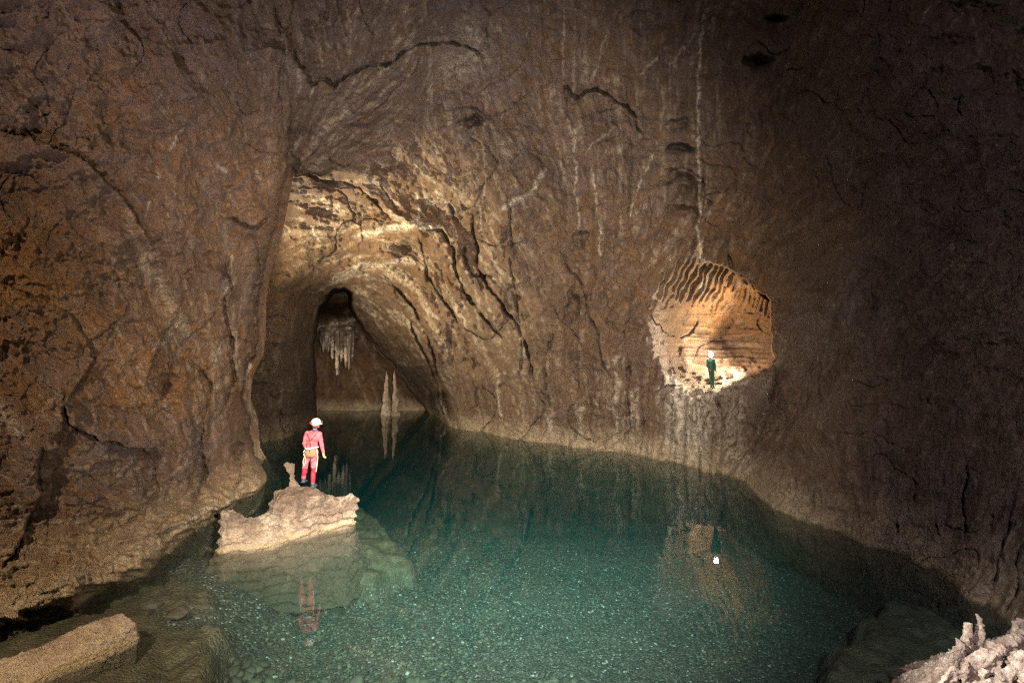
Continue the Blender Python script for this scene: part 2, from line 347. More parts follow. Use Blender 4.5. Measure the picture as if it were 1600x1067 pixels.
STREAKS = [([(1096, 40), (1094, 110), (1090, 160), (1091, 240), (1094, 300), (1093, 400)], 2.2, .95), ([(897, 200), (898, 300), (903, 360)], 1.6, .6), ([(928, 270), (934, 330), (940, 400)], 1.5, .7),
           ([(850, 268), (830, 300), (800, 318), (784, 330)], 3, .8), ([(466, 348), (486, 355), (492, 370), (501, 379)], 1.8, 1), ([(445, 352), (455, 362)], 1.5, .7), ([(1105, 10), (1080, 60), (1050, 100)], 2, .4),
           ([(1000, 120), (1040, 75)], 2, .5), ([(960, 200), (915, 240)], 1.6, .6), ([(1020, 240), (995, 300), (985, 340)], 1.6, .6), ([(775, 580), (778, 640), (790, 660)], 3, .5), ([(690, 625), (693, 650), (702, 662)], 3.4, 1.0),
           ([(1455, 10), (1436, 40)], 1.4, .5), ([(1510, 15), (1482, 47)], 1.6, .6), ([(1520, 30), (1526, 60), (1530, 80)], 1.5, .4), ([(1490, 70), (1478, 95)], 1.3, .4), ([(1335, 230), (1322, 300)], 1.3, .4),
           ([(880, 0), (881, 60), (878, 130)], 1.5, .5), ([(960, 20), (935, 90), (928, 125)], 1.6, .4), ([(650, 300), (652, 345)], 2, .7), ([(560, 372), (600, 358), (650, 352), (690, 356)], 5, .9), ([(755, 180), (758, 300), (750, 360)], 1.5, .5),
           ([(520, 440), (560, 418), (600, 412), (640, 410)], 5, .7), ([(965, 560), (962, 640), (968, 700)], 4, .5), ([(990, 610), (986, 660)], 3.5, .6), ([(910, 640), (908, 690)], 4, .5), ([(855, 650), (862, 685)], 4, .5),
           ([(680, 300), (700, 320), (720, 330)], 4, .6), ([(1045, 590), (1060, 600), (1090, 612), (1110, 615), (1140, 603), (1165, 592)], 6, .9), ([(1010, 210), (1030, 230)], 2, .3), ([(510, 570), (520, 620)], 2, .2), ([(1066, 625), (1062, 712)], 22, 1.0), ([(1095, 625), (1088, 715)], 24, 1.0), ([(1150, 630), (1135, 690), (1160, 740)], 24, .55), ([(735, 50), (750, 90), (700, 110)], 22, .35)]
STREAKS_L = [([(-60, 980), (0, 958), (60, 934), (120, 908), (180, 884), (235, 858)], 24, .6), ([(240, 862), (300, 812), (360, 782), (422, 748)], 5, .8), ([(284, 205), (268, 232)], 2, .6), ([(245, 268), (247, 276)], 3.4, 1), ([(342, 260), (352, 270)], 4, .6), ([(368, 252), (372, 262)], 2, .8), ([(236, 315), (233, 328)], 1.6, .9), ([(400, 265), (410, 290)], 2.5, .7),
             ([(280, 500), (262, 530), (240, 545)], 5, .6), ([(345, 540), (338, 560)], 8, .5), ([(362, 400), (364, 440), (350, 455)], 3, .6), ([(365, 480), (370, 560), (376, 610)], 2.5, .5), ([(380, 588), (394, 566)], 2.2, .9),
             ([(0, 860), (60, 855), (130, 858), (200, 856)], 2.5, .45), ([(60, 650), (90, 610)], 4, .4), ([(225, 400), (260, 470), (290, 520)], 12, .35), ([(318, 800), (360, 785), (420, 752)], 4, .6), ([(0, 640), (30, 680)], 12, .4)]
GRAIN = Grid(idw([(600, 330, 1.3), (650, 420, 1.2), (560, 290, 1.2), (620, 250, 1.0), (700, 350, 1.0), (850, 500, .5), (780, 560, .7), (900, 250, .4), (900, 80, .45), (1100, 250, .35), (1300, 300, .6), (1300, 550, .35), (1500, 200, .45), (1500, 350, .6), (1500, 550, .35), (1500, 800, .35),
    (600, 60, .5), (740, 80, .15), (560, 180, .9), (450, 450, .2), (430, 600, .45), (100, 250, .5), (60, 480, .9), (250, 600, .6), (100, 850, .6), (300, 150, .3), (350, 550, .8), (1120, 440, .3), (1000, 500, .4), (1000, 660, .7), (1090, 660, .3), (1180, 680, .35), (60, 60, .35), (60, 680, .6)]), n=20.0)
RINGS = [(735, 215, 75, 5.0), (935, 245, 80, 6.5), (1062, 100, 70, 6.0), (906, 385, 34, 5.0), (900, 492, 40, 5.5), (1190, 215, 90, 9), (160, 745, 80, 7), (812, 470, 40, 7)]
def sculpt(x, y, D, cracks, dents, knobs, streaks, seed, rough=1.0):
    """relief in metres along the line of sight, and stain masks"""
    m_per_px = D / F
    wx = x + 5 * pn2(x / 34, y / 34, seed + 50) + 2.2 * pn2(x / 9, y / 9, seed + 51); wy = y + 5 * pn2(x / 34 + 9, y / 34, seed + 52) + 2.2 * pn2(x / 9, y / 9 + 5, seed + 53)
    sx, sy = x + 2 * pn2(x / 11, y / 11, seed + 54), y + 2 * pn2(x / 11 + 3, y / 11, seed + 55)
    S = streams(sx, sy, 4, 11.0); big = lic(S, 70, seed + 1); mid = lic(S, 26, seed + 2)
    S = streams(sx, sy, 5, 4.2); fin = lic(S, 11, seed + 3); S = streams(sx, sy, 4, 2.2); vf = lic(S, 5.2, seed + 4); del S
    d = np.zeros_like(x)
    patch = sstep(-.35, .35, pn2(x / 95 + 2, y / 95, seed + 60)); gn = GRAIN(x, y); A_ = (.35 + .9 * patch) * gn
    d += 0.16 * 70 * m_per_px * big * .85 * (.5 + .5 * gn)
    d -= 0.36 * 26 * m_per_px * (np.abs(mid) - .8) * .45 * A_
    d -= 0.40 * 11 * m_per_px * (np.abs(fin) - .7) * .42 * A_
    d += 0.5 * 5 * m_per_px * vf * .40 * (.25 + .75 * gn)
    for rx_, ry_, R_, wl_ in RINGS:
        k = np.where(np.hypot(x - rx_, y - ry_) < R_ * 2.2)[0]
        if len(k):
            r = np.hypot(wx[k] - rx_, (wy[k] - ry_) * .9) + 5 * pn2(x[k] / 30, y[k] / 30, 99); d[k] += m_per_px[k] * (1.5 * np.cos(r / wl_ * 3.1) * sstep(0, .5, pn2(x[k] / 22, y[k] / 22, 98) + .3) - 14 * np.cos(np.clip(r / R_, 0, 1) * 3.14) * .5) * np.exp(-(r / R_) ** 2)
    f1 = worley(wx / 19 + .4 * mid, wy / 13, seed + 61); d -= m_per_px * 6.5 * (f1 ** 2) * (1.25 - A_ * .6) * rough
    f2 = worley(wx / 48 + .3 * big, wy / 36, seed + 62); d -= m_per_px * 13 * (f2 ** 2) * rough
    iso = pn2(wx / 42, wy / 42, seed + 5); iso2 = pn2(wx / 17, wy / 17, seed + 6); iso3 = pn2(wx / 7, wy / 7, seed + 7)
    big2 = pn2(wx / 110 + 3, wy / 90, seed + 70); d += m_per_px * 16 * np.abs(pn2(wx / 62 + .5 * big, wy / 48, seed + 76)) * (1.15 - .5 * np.minimum(gn, 1)); d += m_per_px * rough * (.35 + .65 * np.minimum(gn, 1)) * (28 * (np.abs(big2) - .3) + 11 * iso + 7 * (np.abs(iso2) - .3) + 4.0 * iso3 * (.6 + .4 * gn) + 1.5 * pn2(wx / 3.4, wy / 3.4, seed + 75))
    # natural fissures along noise contour lines
    fis = pn2(wx / 75 + 4, wy / 75, seed + 8); gate = sstep(.05, .3, pn2(x / 120, y / 120 + 3, seed + 9))
    d += .6 * np.exp(-(fis / .016) ** 2) * gate * (D / 26) ** 1.5
    for line, h, dec, g, gw, side in cracks:
        xs = [p[0] for p in line]; ys = [p[1] for p in line]; R = dec * 3 + 14
        k = np.where((x > min(xs) - R) & (x < max(xs) + R) & (y > min(ys) - R) & (y < max(ys) + R))[0]
        if not len(k): continue
        dist, sd, arc = seg_dist(wx[k] - 0, wy[k] - 0, line)
        fade = np.minimum(1, np.minimum(arc, 1 - arc) * 8 + .15); s1 = sstep(-.9, .9, sd * side * np.minimum(dist, 2))
        d[k] -= 1.5 * h * s1 * np.exp(-dist / dec) * fade
        gv = .85 * gw * (1.0 + .6 * pn2(x[k] / 13, y[k] / 13, seed + 71)); gv = np.clip(gv, .7, 6)
        d[k] += 2.6 * g * np.exp(-(dist / gv) ** 2) * np.clip(.75 + 1.3 * pn2(x[k] / 26, y[k] / 26, seed + 72), .1, 1.2) * fade * np.minimum(1.3, (D[k] / 24) ** 1.3)
    for cx, cy_, rx, ry, dep in dents:
        r = np.hypot((wx - cx) / rx, (wy - cy_) / ry); r = r * (1 + .35 * pn2(x / 15, y / 15, seed + 73)); d += 2.6 * dep * (D / 22) * np.clip(1.1 - r, 0, 1) * np.clip(.75 - .6 * (wy - cy_) / ry, .1, 1.3)
    for cx, cy_, rx, ry, dep in knobs:
        r = np.hypot((wx - cx) / rx, (wy - cy_) / ry); d -= dep * np.exp(-r ** 3)
    d -= np.mean(d)
    cal = np.zeros_like(x)
    for line, wd, a in streaks:
        xs = [p[0] for p in line]; ys = [p[1] for p in line]; R = wd * 4 + 12
        k = np.where((x > min(xs) - R) & (x < max(xs) + R) & (y > min(ys) - R) & (y < max(ys) + R))[0]
        if not len(k): continue
        dist, _, arc = seg_dist(wx[k], wy[k], line); cal[k] = np.maximum(cal[k], a * 1.3 * np.exp(-(dist / wd) ** 2))
    auto = np.exp(-(pn2(wx / 60, wy / 130, seed + 20) / .012) ** 2) * sstep(.15, .4, pn2(x / 90, y / 90, seed + 21)) * .55
    cal = np.maximum(cal, auto * sstep(-.2, .6, vf))
    streak = np.clip(.5 + (.20 * fin + .16 * vf + .14 * mid) * (.35 + .65 * gn) + .18 * iso + .12 * iso2, -.5, 1.5)
    return d, cal, streak

# ------------------------------------------------------------------ main chamber wall and vault
SH = [(700, 664), (750, 674), (800, 683), (850, 690), (900, 697), (950, 704), (1000, 711), (1050, 717), (1110, 722), (1135, 735), (1165, 760), (1200, 783), (1250, 807), (1300, 826), (1350, 843),
      (1400, 860), (1450, 882), (1500, 912), (1540, 935), (1600, 985), (1700, 1090)]
B = []
for (a, b) in SH:
    D0 = shore(a, b); B += [(a, b, D0), (a, b + 90, D0 * 1.0), (a, b + 320, D0 * .97)]
for (a, b) in [(390, 690), (440, 686), (475, 668), (492, 651), (676, 646), (690, 655)]:
    D0 = shore(a, b); B += [(a, b, D0), (a, b + 120, D0)]
B += [(300, 690, 32), (300, 400, 30), (200, 300, 29), (200, 700, 32), (300, 200, 26),
      (400, 600, 29.5), (400, 450, 29.5), (450, 500, 30), (450, 600, 31.5), (485, 560, 40), (485, 480, 38), (450, 350, 28.5), (470, 420, 31),
      (500, 400, 32), (500, 320, 28), (500, 262, 25), (500, 150, 19), (500, 0, 15.5), (420, 0, 14.5), (420, 150, 17), (300, 0, 12.8),
      (600, 500, 39.5), (560, 455, 37), (600, 430, 35.5), (600, 350, 30.5), (600, 260, 27), (600, 150, 21), (600, 0, 16.5), (640, 570, 40.5),
      (700, 560, 37), (700, 480, 35), (700, 350, 30), (700, 200, 25.5), (700, 60, 20.5), (700, -60, 17),
      (800, 560, 31), (800, 420, 29), (800, 300, 26.5), (800, 150, 22.5), (800, 0, 18.5), (800, -150, 15),
      (900, 500, 27.5), (900, 300, 25), (1000, 550, 24.6), (1000, 400, 24), (1000, 250, 21.5), (1000, 100, 18.6), (1000, 0, 16.8), (1000, -150, 14),
      (1080, 620, 23.9), (1040, 450, 23.8), (1100, 380, 22.5), (1100, 200, 19.3), (1100, 0, 15.8), (1160, 620, 22.0), (1160, 680, 21.2),
      (1215, 650, 18.4), (1215, 500, 19.2), (1200, 350, 19.2), (1200, 150, 16.3), (1200, 0, 14.2), (1300, 650, 14.2), (1300, 500, 14.8), (1300, 300, 14.2), (1300, 100, 12.6), (1300, -100, 10.8),
      (1450, 700, 11.2), (1450, 500, 11.8), (1450, 300, 11.5), (1450, 100, 10.4), (1600, 750, 8.8), (1600, 500, 9.5), (1600, 250, 9.3), (1600, 0, 8.4),
      (2000, 500, 6.0), (2000, 0, 5.4), (2000, 900, 5.4), (2600, 500, 3.9), (1000, -600, 9.0), (1600, -500, 6.8), (500, -500, 9.5), (2000, 1400, 5.2), (2500, -600, 3.8)]
QB = Grid(tps([(a, b, 1.0 / d) for a, b, d in B]), n=10.0)
OPEN_P = [(496, 680), (492, 640), (490, 600), (488, 540), (495, 486), (508, 464), (522, 452), (538, 449), (550, 458), (549, 474), (556, 492), (566, 508), (585, 535), (600, 556), (622, 578), (640, 606), (668, 640), (680, 680)]
ALC = [(1022, 500), (1020, 470), (1034, 436), (1058, 408), (1100, 408), (1130, 414), (1150, 427), (1180, 446), (1205, 466), (1207, 520), (1210, 560), (1208, 574), (1180, 588), (1150, 598), (1128, 610), (1100, 612), (1072, 606), (1042, 598), (1038, 575), (1022, 530)]
QALC = Grid(tps([(a, b, 1.0 / d) for a, b, d in [(1100, 611, 24.2), (1100, 600, 25.2), (1100, 586, 27.2), (1180, 590, 25.0), (1180, 572, 27.5), (1060, 605, 24.2), (1060, 590, 25.4), (1060, 560, 26.6), (1100, 560, 29.2), (1180, 545, 29.0), (1210, 580, 25), (1210, 550, 28),
    (1100, 480, 29.0), (1180, 480, 28.4), (1210, 480, 28), (1100, 430, 25.5), (1150, 440, 26.3), (1190, 462, 26.5), (1050, 500, 27.2), (1050, 450, 26.0), (1035, 520, 26.8), (1030, 560, 25.8), (1000, 500, 26), (1250, 500, 28), (1100, 350, 23.5), (1250, 620, 24)]]), x0=900, x1=1400, y0=250, y1=750, n=6.0)
def add_sheet(name, xa, ya, depth, cracks, dents, knobs, streaks, seed, mat, fields, rough=1.0, cull=None):
    X, Y = np.meshgrid(xa, ya); x = X.ravel(); y = Y.ravel()
    D, amp = depth(x, y); d, cal, streak = sculpt(x, y, D, cracks, dents, knobs, streaks, seed, rough)
    D = D + d * amp
    a, b = ray(x, y); V = np.c_[a * D, D, H + b * D]
    V = V + 0.0
    att = {'streak': streak, 'calcite': cal}
    for k, f in fields.items(): att[k] = np.clip(f(x, y), 0, 1)
    Q = grid_faces(len(ya), len(xa))
    if cull is not None: Q = Q[~cull(x, y)[Q].all(1)]
    return mesh_np(name, V, Q, mat, att)
def depth_main(x, y):
    D = 1.0 / np.clip(QB(x, y), 1 / 70., 1 / 2.5)
    wx = x + 2.5 * pn2(x / 14, y / 14, 77); wy = y + 2.5 * pn2(x / 14, y / 14 + 7, 78)
    k = np.where((x > 930) & (x < 1300) & (y > 330) & (y < 900))[0]
    s = sdf_poly(wx[k], wy[k], ALC)
    wl = 4 + 52 * sstep(1120, 1040, x[k]) * sstep(590, 520, y[k]); s = s + 2.5 * pn2(x[k] / 9, y[k] / 9, 97); t = sstep(-.35 * wl, wl * .8, s)
    di = 1 / QALC(x[k], y[k]); D[k] = D[k] * (1 - t) + np.maximum(di, D[k]) * t
    dr = np.exp(-((x[k] - 1082 - 6 * np.sin(y[k] / 22)) / 30) ** 2) + .55 * np.exp(-((x[k] - 1150 + .35 * (y[k] - 640)) / 22) ** 2)
    D[k] -= (1.25 * dr + .22 * dr * np.sin(x[k] / 3.1 + 2 * pn2(x[k] / 20, y[k] / 60, 88))) * sstep(608, 640, y[k])
    # ribs along the top and the left of the recess
    xx, yy = x[k], y[k]; u = (xx - 1100) * .90 + (yy - 440) * .42 + 4 * pn2(xx / 16, yy / 22, 90)
    rib = np.sin(u * .70 + 1.2 * pn2(xx / 30, yy / 12, 89)) * sstep(500, 455, yy + .25 * (1100 - xx)) * sstep(-10, 6, s) * sstep(1175, 1120, xx)
    u2 = xx + .35 * (yy - 460) + 3 * pn2(xx / 14, yy / 22, 91)
    rib2 = np.sin(u2 * .78) * np.exp(-(((yy - 455 - (xx - 1150) * .45)) / 15.0) ** 2) * sstep(1120, 1145, xx) * sstep(0, 5, s)
    D[k] -= .34 * rib + .34 * rib2
    s0 = sstep(4, 14, s); yw = yy + 3 * pn2(xx / 60, yy / 30, 93) + (xx - 1120) * -.02
    D[k] -= s0 * (.30 * pn2(xx / 90, yw / 3.4, 94) + .35 * pn2(xx / 120, yw / 9, 95)) * sstep(470, 500, yy)
    D[k] -= .55 * s0 * np.clip(pn2(xx / 14, yy / 7, 96), -.2, 1) * sstep(545, 575, yy)
    k = np.where((x > 440) & (x < 740) & (y > 400) & (y < 760))[0]
    s = sdf_poly(wx[k], wy[k], OPEN_P); t = sstep(-1, 9, s); D[k] = D[k] * (1 - t) + 66 * t
    amp = np.ones_like(x); amp[k] = 1 - .9 * t
    return D, amp
f_ochre_B = idw([(600, 350, .55), (650, 420, .5), (1120, 480, .95), (1170, 500, 1), (1060, 470, .5), (1100, 560, .15), (1060, 560, .2), (1190, 560, .35), (500, 300, .3), (800, 500, .2), (1100, 620, .2), (1300, 500, .05), (1000, 200, .25), (900, 60, .45), (600, 30, .1), (1500, 300, .05), (1500, 800, .05), (420, 500, .5), (760, 60, .15), (850, 150, .3), (1280, 60, .3)])
f_grey_B = idw([(745, 60, 1.0), (730, 110, .9), (690, 130, .7), (600, 40, .45), (560, 200, .7), (470, 190, .6), (650, 350, .15), (900, 500, .25), (900, 160, .5), (1060, 90, .5), (1120, 480, 0), (1300, 500, .45), (1500, 800, .5), (1500, 300, .4), (1120, 555, .6), (1000, 600, .2), (560, 560, .3), (430, 420, .1), (1150, 680, .2)])
f_pale = idw([(1035, 490, 0), (1040, 560, .1), (1270, 350, 0), (1350, 250, 0), (600, 300, .55), (560, 350, .6), (640, 330, .7), (620, 390, .7), (600, 430, .6), (700, 400, .4), (560, 455, .8), (420, 450, .05), (900, 400, .05), (1000, 650, .35), (1080, 660, .7), (1150, 690, .5), (880, 670, .3), (750, 640, .15), (1060, 430, .6), (1100, 425, .7), (1040, 520, .05), (1050, 490, .1), (1130, 500, .1), (1100, 600, .95), (740, 100, .45), (560, 220, .3), (1060, 80, .3), (1300, 400, 0), (1230, 520, 0), (1260, 600, 0), (1320, 650, 0), (1230, 450, 0), (1230, 690, .25), (1010, 500, .1), (1500, 800, .05), (1200, 800, .3), (300, 300, 0), (700, 240, .2), (800, 100, .1), (900, 150, .35), (1180, 560, .4)])
f_shade_dark = idw([(430, 600, .85), (450, 655, .85), (400, 520, .7), (460, 520, .55), (450, 400, .15), (400, 440, .4), (600, 300, 0), (640, 560, .5), (620, 520, .3), (560, 400, 0), (700, 500, 0), (480, 600, .8), (900, 400, 0), (1300, 500, .2), (1500, 250, .45), (1560, 50, .5), (1500, 800, .15), (1100, 500, 0), (1180, 100, .2), (720, 600, .1), (300, 300, .2), (600, 60, 0), (1080, 660, 0), (1200, 700, 0)])  # shade of the left recess painted into rock colour; also darkens fin, right wall
xa = axis(-250, 370, 1615, 2500, 1.5); ya = axis(-700, -12, 1000, 1500, 1.5)
mw = add_sheet('cave_wall', xa, ya, depth_main, CRACKS, DENTS, KNOBS, STREAKS, 3, M_WALL, {'ochre': f_ochre_B, 'grey': f_grey_B, 'pale': f_pale, 'dark': f_shade_dark})
tag(mw, kind='structure')
# pale film attribute joins the calcite mask
def merge_pale(o, seed):
    me = o.data; n = len(me.vertices); c = np.empty(n, np.float32); p = np.empty(n, np.float32); s = np.empty(n, np.float32)
    me.attributes['calcite'].data.foreach_get('value', c); me.attributes['pale'].data.foreach_get('value', p); me.attributes['streak'].data.foreach_get('value', s)
    c = np.maximum(c, p * sstep(.45, 1.0, s)); me.attributes['calcite'].data.foreach_set('value', np.clip(c, 0, 1))
merge_pale(mw, 1)

# ------------------------------------------------------------------ near left wall
EDGE = [(470, -700), (462, -200), (452, 60), (452, 200), (446, 262), (436, 315), (425, 370), (408, 425), (400, 480), (401, 525), (396, 555), (381, 584), (376, 620), (388, 655), (392, 700), (408, 728), (424, 752), (440, 830), (470, 1000), (520, 1500)]
A = []
for (a, b) in [(-120, 1010), (0, 970), (60, 947), (120, 925), (180, 902), (230, 880), (262, 845), (300, 822), (340, 796), (380, 775), (420, 752)]:
    D0 = shore(a, b); A += [(a, b, D0), (a, b + 110, D0)]
A += [(0, 850, 8.9), (150, 840, 11.0), (250, 790, 13.2), (350, 730, 16.6), (0, 700, 9.0), (100, 700, 10.4), (200, 700, 12.3), (300, 680, 14.4), (370, 650, 17.6), (400, 700, 18.6),
      (0, 500, 9.5), (100, 500, 10.9), (200, 500, 12.6), (300, 500, 15.0), (380, 500, 18.2), (0, 300, 9.6), (150, 300, 11.2), (300, 300, 14.0), (400, 300, 17.6), (430, 340, 19.2),
      (0, 100, 8.2), (150, 100, 9.4), (300, 100, 11.6), (400, 100, 14.2), (430, 230, 17.4), (0, -50, 7.2), (200, -50, 8.8), (400, -50, 12.4), (460, -50, 13.8), (500, 100, 17.5), (550, -50, 15.5),
      (-400, 500, 6.1), (-400, 0, 5.0), (-800, 400, 4.3), (-400, 900, 6.0), (-400, -500, 3.9), (300, -500, 6.8), (500, -500, 8.8), (-800, 1200, 4.1), (600, 500, 26), (600, 800, 24), (200, 1300, 10)]
QA = Grid(tps([(a, b, 1.0 / d) for a, b, d in A]), n=10.0)
def depth_left(x, y):
    D = 1.0 / np.clip(QA(x, y), 1 / 60., 1 / 2.2)
    wx = x + 3.2 * pn2(x / 18, y / 18, 31) + 1.3 * pn2(x / 6, y / 6, 33); wy = y + 3 * pn2(x / 18, y / 18 + 7, 32)
    ex = np.interp(wy, [p[1] for p in EDGE], [p[0] for p in EDGE]); t = wx - ex
    turn = sstep(120, 290, y)           # above the spring of the arch the wall runs on into the vault
    back = np.where(t > 0, np.minimum(t * 1.3, 3.6), 0) * (.12 + .88 * turn)
    rnd = 1.5 * np.exp(-np.abs(np.minimum(t, 0)) / 9.0) * turn
    D = D + back + rnd
    amp = np.where(t > 2, .25, 1.0)
    # flowstone shelf along the waterline, undercut below
    zz = H + ray(x, y)[1] * D + .12 * pn2(x / 30, y / 12, 35); dl = np.where(t < 0, 1, 0)
    D = D - dl * (.75 * sstep(1.15, .12, zz) + .12 * sstep(.5, .42, zz)) * sstep(0, -25, t) + dl * .75 * sstep(.02, -.12, zz)
    return D, amp
f_ochre_A = idw([(60, 450, .9), (100, 600, .6), (250, 600, .8), (150, 850, .7), (350, 780, .9), (100, 250, .35), (50, 100, .15), (200, 150, .5), (300, 100, .15), (400, 320, .7), (200, 730, .2), (300, 740, .15), (60, 700, .3), (340, 450, .3), (150, 400, .4), (420, 100, .1), (330, 560, .7), (80, 920, .55)])
f_grey_A = idw([(60, 450, .2), (150, 740, .9), (60, 680, .7), (300, 690, .7), (330, 540, .5), (210, 360, .5), (280, 430, .6), (420, 60, .6), (380, 450, .6), (100, 900, .15), (50, 100, .4), (350, 790, .0), (250, 600, .2), (350, 730, .7)])
f_pale_A = idw([(60, 930, .65), (150, 900, .7), (220, 870, .6), (330, 800, .55), (200, 780, .25), (280, 520, .45), (340, 560, .45), (60, 600, .1), (100, 300, .0), (300, 150, .02), (200, 100, .05), (400, 300, .2), (300, 400, .2), (60, 450, .15), (420, 80, .15), (350, 700, .3)])
xa = axis(-900, -12, 480, 640, 1.5); ya = axis(-650, -12, 1000, 1400, 1.5)
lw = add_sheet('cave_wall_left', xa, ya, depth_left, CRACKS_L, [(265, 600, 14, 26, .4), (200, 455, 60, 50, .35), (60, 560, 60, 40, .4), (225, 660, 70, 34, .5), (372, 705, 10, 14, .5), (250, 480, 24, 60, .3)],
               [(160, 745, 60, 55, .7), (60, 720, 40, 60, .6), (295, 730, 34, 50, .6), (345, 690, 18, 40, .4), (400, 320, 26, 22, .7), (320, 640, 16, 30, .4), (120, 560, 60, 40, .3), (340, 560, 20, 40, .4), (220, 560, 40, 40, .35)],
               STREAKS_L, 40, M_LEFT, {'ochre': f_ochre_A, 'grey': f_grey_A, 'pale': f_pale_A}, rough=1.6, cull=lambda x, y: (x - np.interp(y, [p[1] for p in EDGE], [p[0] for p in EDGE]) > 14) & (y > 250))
tag(lw, kind='structure'); merge_pale(lw, 2)

# ------------------------------------------------------------------ far end of the passage
def depth_far(x, y):
    D = 53.6 + (x - 590) * .004 - 2.0 * sstep(540, 500, y) * sstep(495, 520, x) + 9 * sstep(500, 470, y)
    return D, np.ones_like(x) * .55
xa = axis(380, 470, 730, 780, 2.0); ya = axis(330, 420, 700, 800, 2.0)
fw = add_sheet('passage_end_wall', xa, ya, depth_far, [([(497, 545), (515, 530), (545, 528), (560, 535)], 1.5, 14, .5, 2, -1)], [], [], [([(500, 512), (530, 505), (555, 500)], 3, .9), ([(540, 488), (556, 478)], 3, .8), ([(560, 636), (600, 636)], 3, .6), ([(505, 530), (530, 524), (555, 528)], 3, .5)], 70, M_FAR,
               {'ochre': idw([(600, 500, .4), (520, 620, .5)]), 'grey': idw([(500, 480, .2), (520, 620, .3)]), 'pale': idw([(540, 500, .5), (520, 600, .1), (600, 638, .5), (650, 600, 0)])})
tag(fw, kind='structure'); merge_pale(fw, 3)

# ------------------------------------------------------------------ lake bed
xb = np.concatenate([np.arange(-26, -11, .4), np.arange(-11, 11.5, .05), np.arange(11.6, 16, .4)])
yb = np.concatenate([np.arange(-4, 5.0, .3), np.arange(5.0, 18, .055), np.arange(18.05, 60, .3)])
Xb, Yb = np.meshgrid(xb, yb); x = Xb.ravel(); y = Yb.ravel()
def w2(p, z): v = on_z(p[0], p[1], z); return (v.x, v.y)
def warp(x, y, a=.22, s=.9): return x + a * pn2(x / s, y / s, 5) + a * .3 * pn2(x / s * 4, y / s * 4, 6), y + a * pn2(x / s + 9, y / s, 7) + a * .3 * pn2(x / s * 4, y / s * 4 + 5, 8)
wx, wy = warp(x, y)
yy_ = y - .10 * x + .8 * pn2(x / 3, y / 3, 9)
z = -1.45 - .30 * sstep(6, 12, y) - .0095 * np.minimum(np.maximum(yy_ - 11.5, 0), 12) ** 2 - .09 * np.maximum(yy_ - 23.5, 0) + .12 * pn2(x / 2.2, y / 2.2, 10)
z = z + 1.25 * sstep(-3.6, -6.8, x + .25 * (y - 9)) * (1 - .55 * sstep(12, 15, y))
LEDGE = [w2(p, -1.2) for p in [(345, 905), (420, 905), (500, 922), (560, 908), (600, 890), (642, 878), (628, 850), (590, 815), (555, 780), (500, 770), (400, 770), (330, 830)]]
SHELF = [w2(p, -.9) for p in [(1270, 1200), (1275, 1067), (1310, 1000), (1345, 985), (1400, 925), (1440, 900), (1350, 850), (1250, 815), (1180, 800), (1230, 730), (1700, 850), (1900, 1200)]]
LSHELF = [w2(p, -.45) for p in [(-300, 1300), (310, 1100), (325, 1010), (340, 975), (250, 985), (215, 960), (330, 935), (300, 912), (240, 915), (120, 930), (-300, 1000)]]
for poly, zt, e in ((LEDGE, -1.22, .28), (SHELF, -.95, .35), (LSHELF, -.50, .35)):
    s = sdf_poly(wx, wy, poly); t = sstep(-e, e * .25, s); top = zt + .10 * pn2(x / .7, y / .7, 12) + .04 * pn2(x / .2, y / .2, 13) + (.26 if poly is LEDGE else -.03) * np.minimum(s, 2); z = z * (1 - t) + np.maximum(z, top) * t
    if poly is LEDGE: slab = t
    if poly is SHELF: slab2 = t
    if poly is LSHELF: slab3 = t
slabm = np.clip(slab + slab2 + slab3, 0, 1)
z = z + (1 - slabm) * (.022 * pn2(x / .11, y / .11, 14) + .03 * pn2(x / .3, y / .3, 15)) + slabm * .03 * np.abs(pn2(x / .25, y / .5, 16))
def bed_height(px_, py_):
    i = np.clip(np.searchsorted(xb, px_), 0, len(xb) - 1); j = np.clip(np.searchsorted(yb, py_), 0, len(yb) - 1); return z.reshape(Xb.shape)[j, i], slabm.reshape(Xb.shape)[j, i]
M_BED = bpy.data.materials.new('gravel_bed'); nt, N, L = nodes(M_BED)
out = N.new('ShaderNodeOutputMaterial'); b = N.new('ShaderNodeBsdfPrincipled'); L.new(b.outputs[0], out.inputs[0])
geo = N.new('ShaderNodeNewGeometry'); pos = geo.outputs['Position']
vor = N.new('ShaderNodeTexVoronoi'); vor.inputs['Scale'].default_value = 24; L.new(pos, vor.inputs['Vector'])
sepc = N.new('ShaderNodeSeparateColor'); L.new(vor.outputs['Color'], sepc.inputs[0])
c = mixc(nt, sepc.outputs[0], (.035, .033, .027), (.135, .125, .10)); c = mixc(nt, ramp(nt, sepc.outputs[1], .95, .99), c, (.42, .41, .36))
a_ = N.new('ShaderNodeAttribute'); a_.attribute_name = 'slab'
nn = noise(nt, pos, 3.5, 8, .65, .8); cs = mixc(nt, ramp(nt, nn, .35, .65), (.07, .055, .032), (.17, .14, .09)); c = mixc(nt, a_.outputs['Fac'], c, cs)
L.new(c, b.inputs['Base Color']); b.inputs['Roughness'].default_value = .8
bp = N.new('ShaderNodeBump'); bp.inputs['Distance'].default_value = .03; bp.invert = True; L.new(vor.outputs['Distance'], bp.inputs['Height']); L.new(bp.outputs[0], b.inputs['Normal'])
bed = mesh_np('lake_bed', np.c_[x, y, z], grid_faces(len(yb), len(xb)), M_BED, {'slab': slabm}); tag(bed, kind='structure')

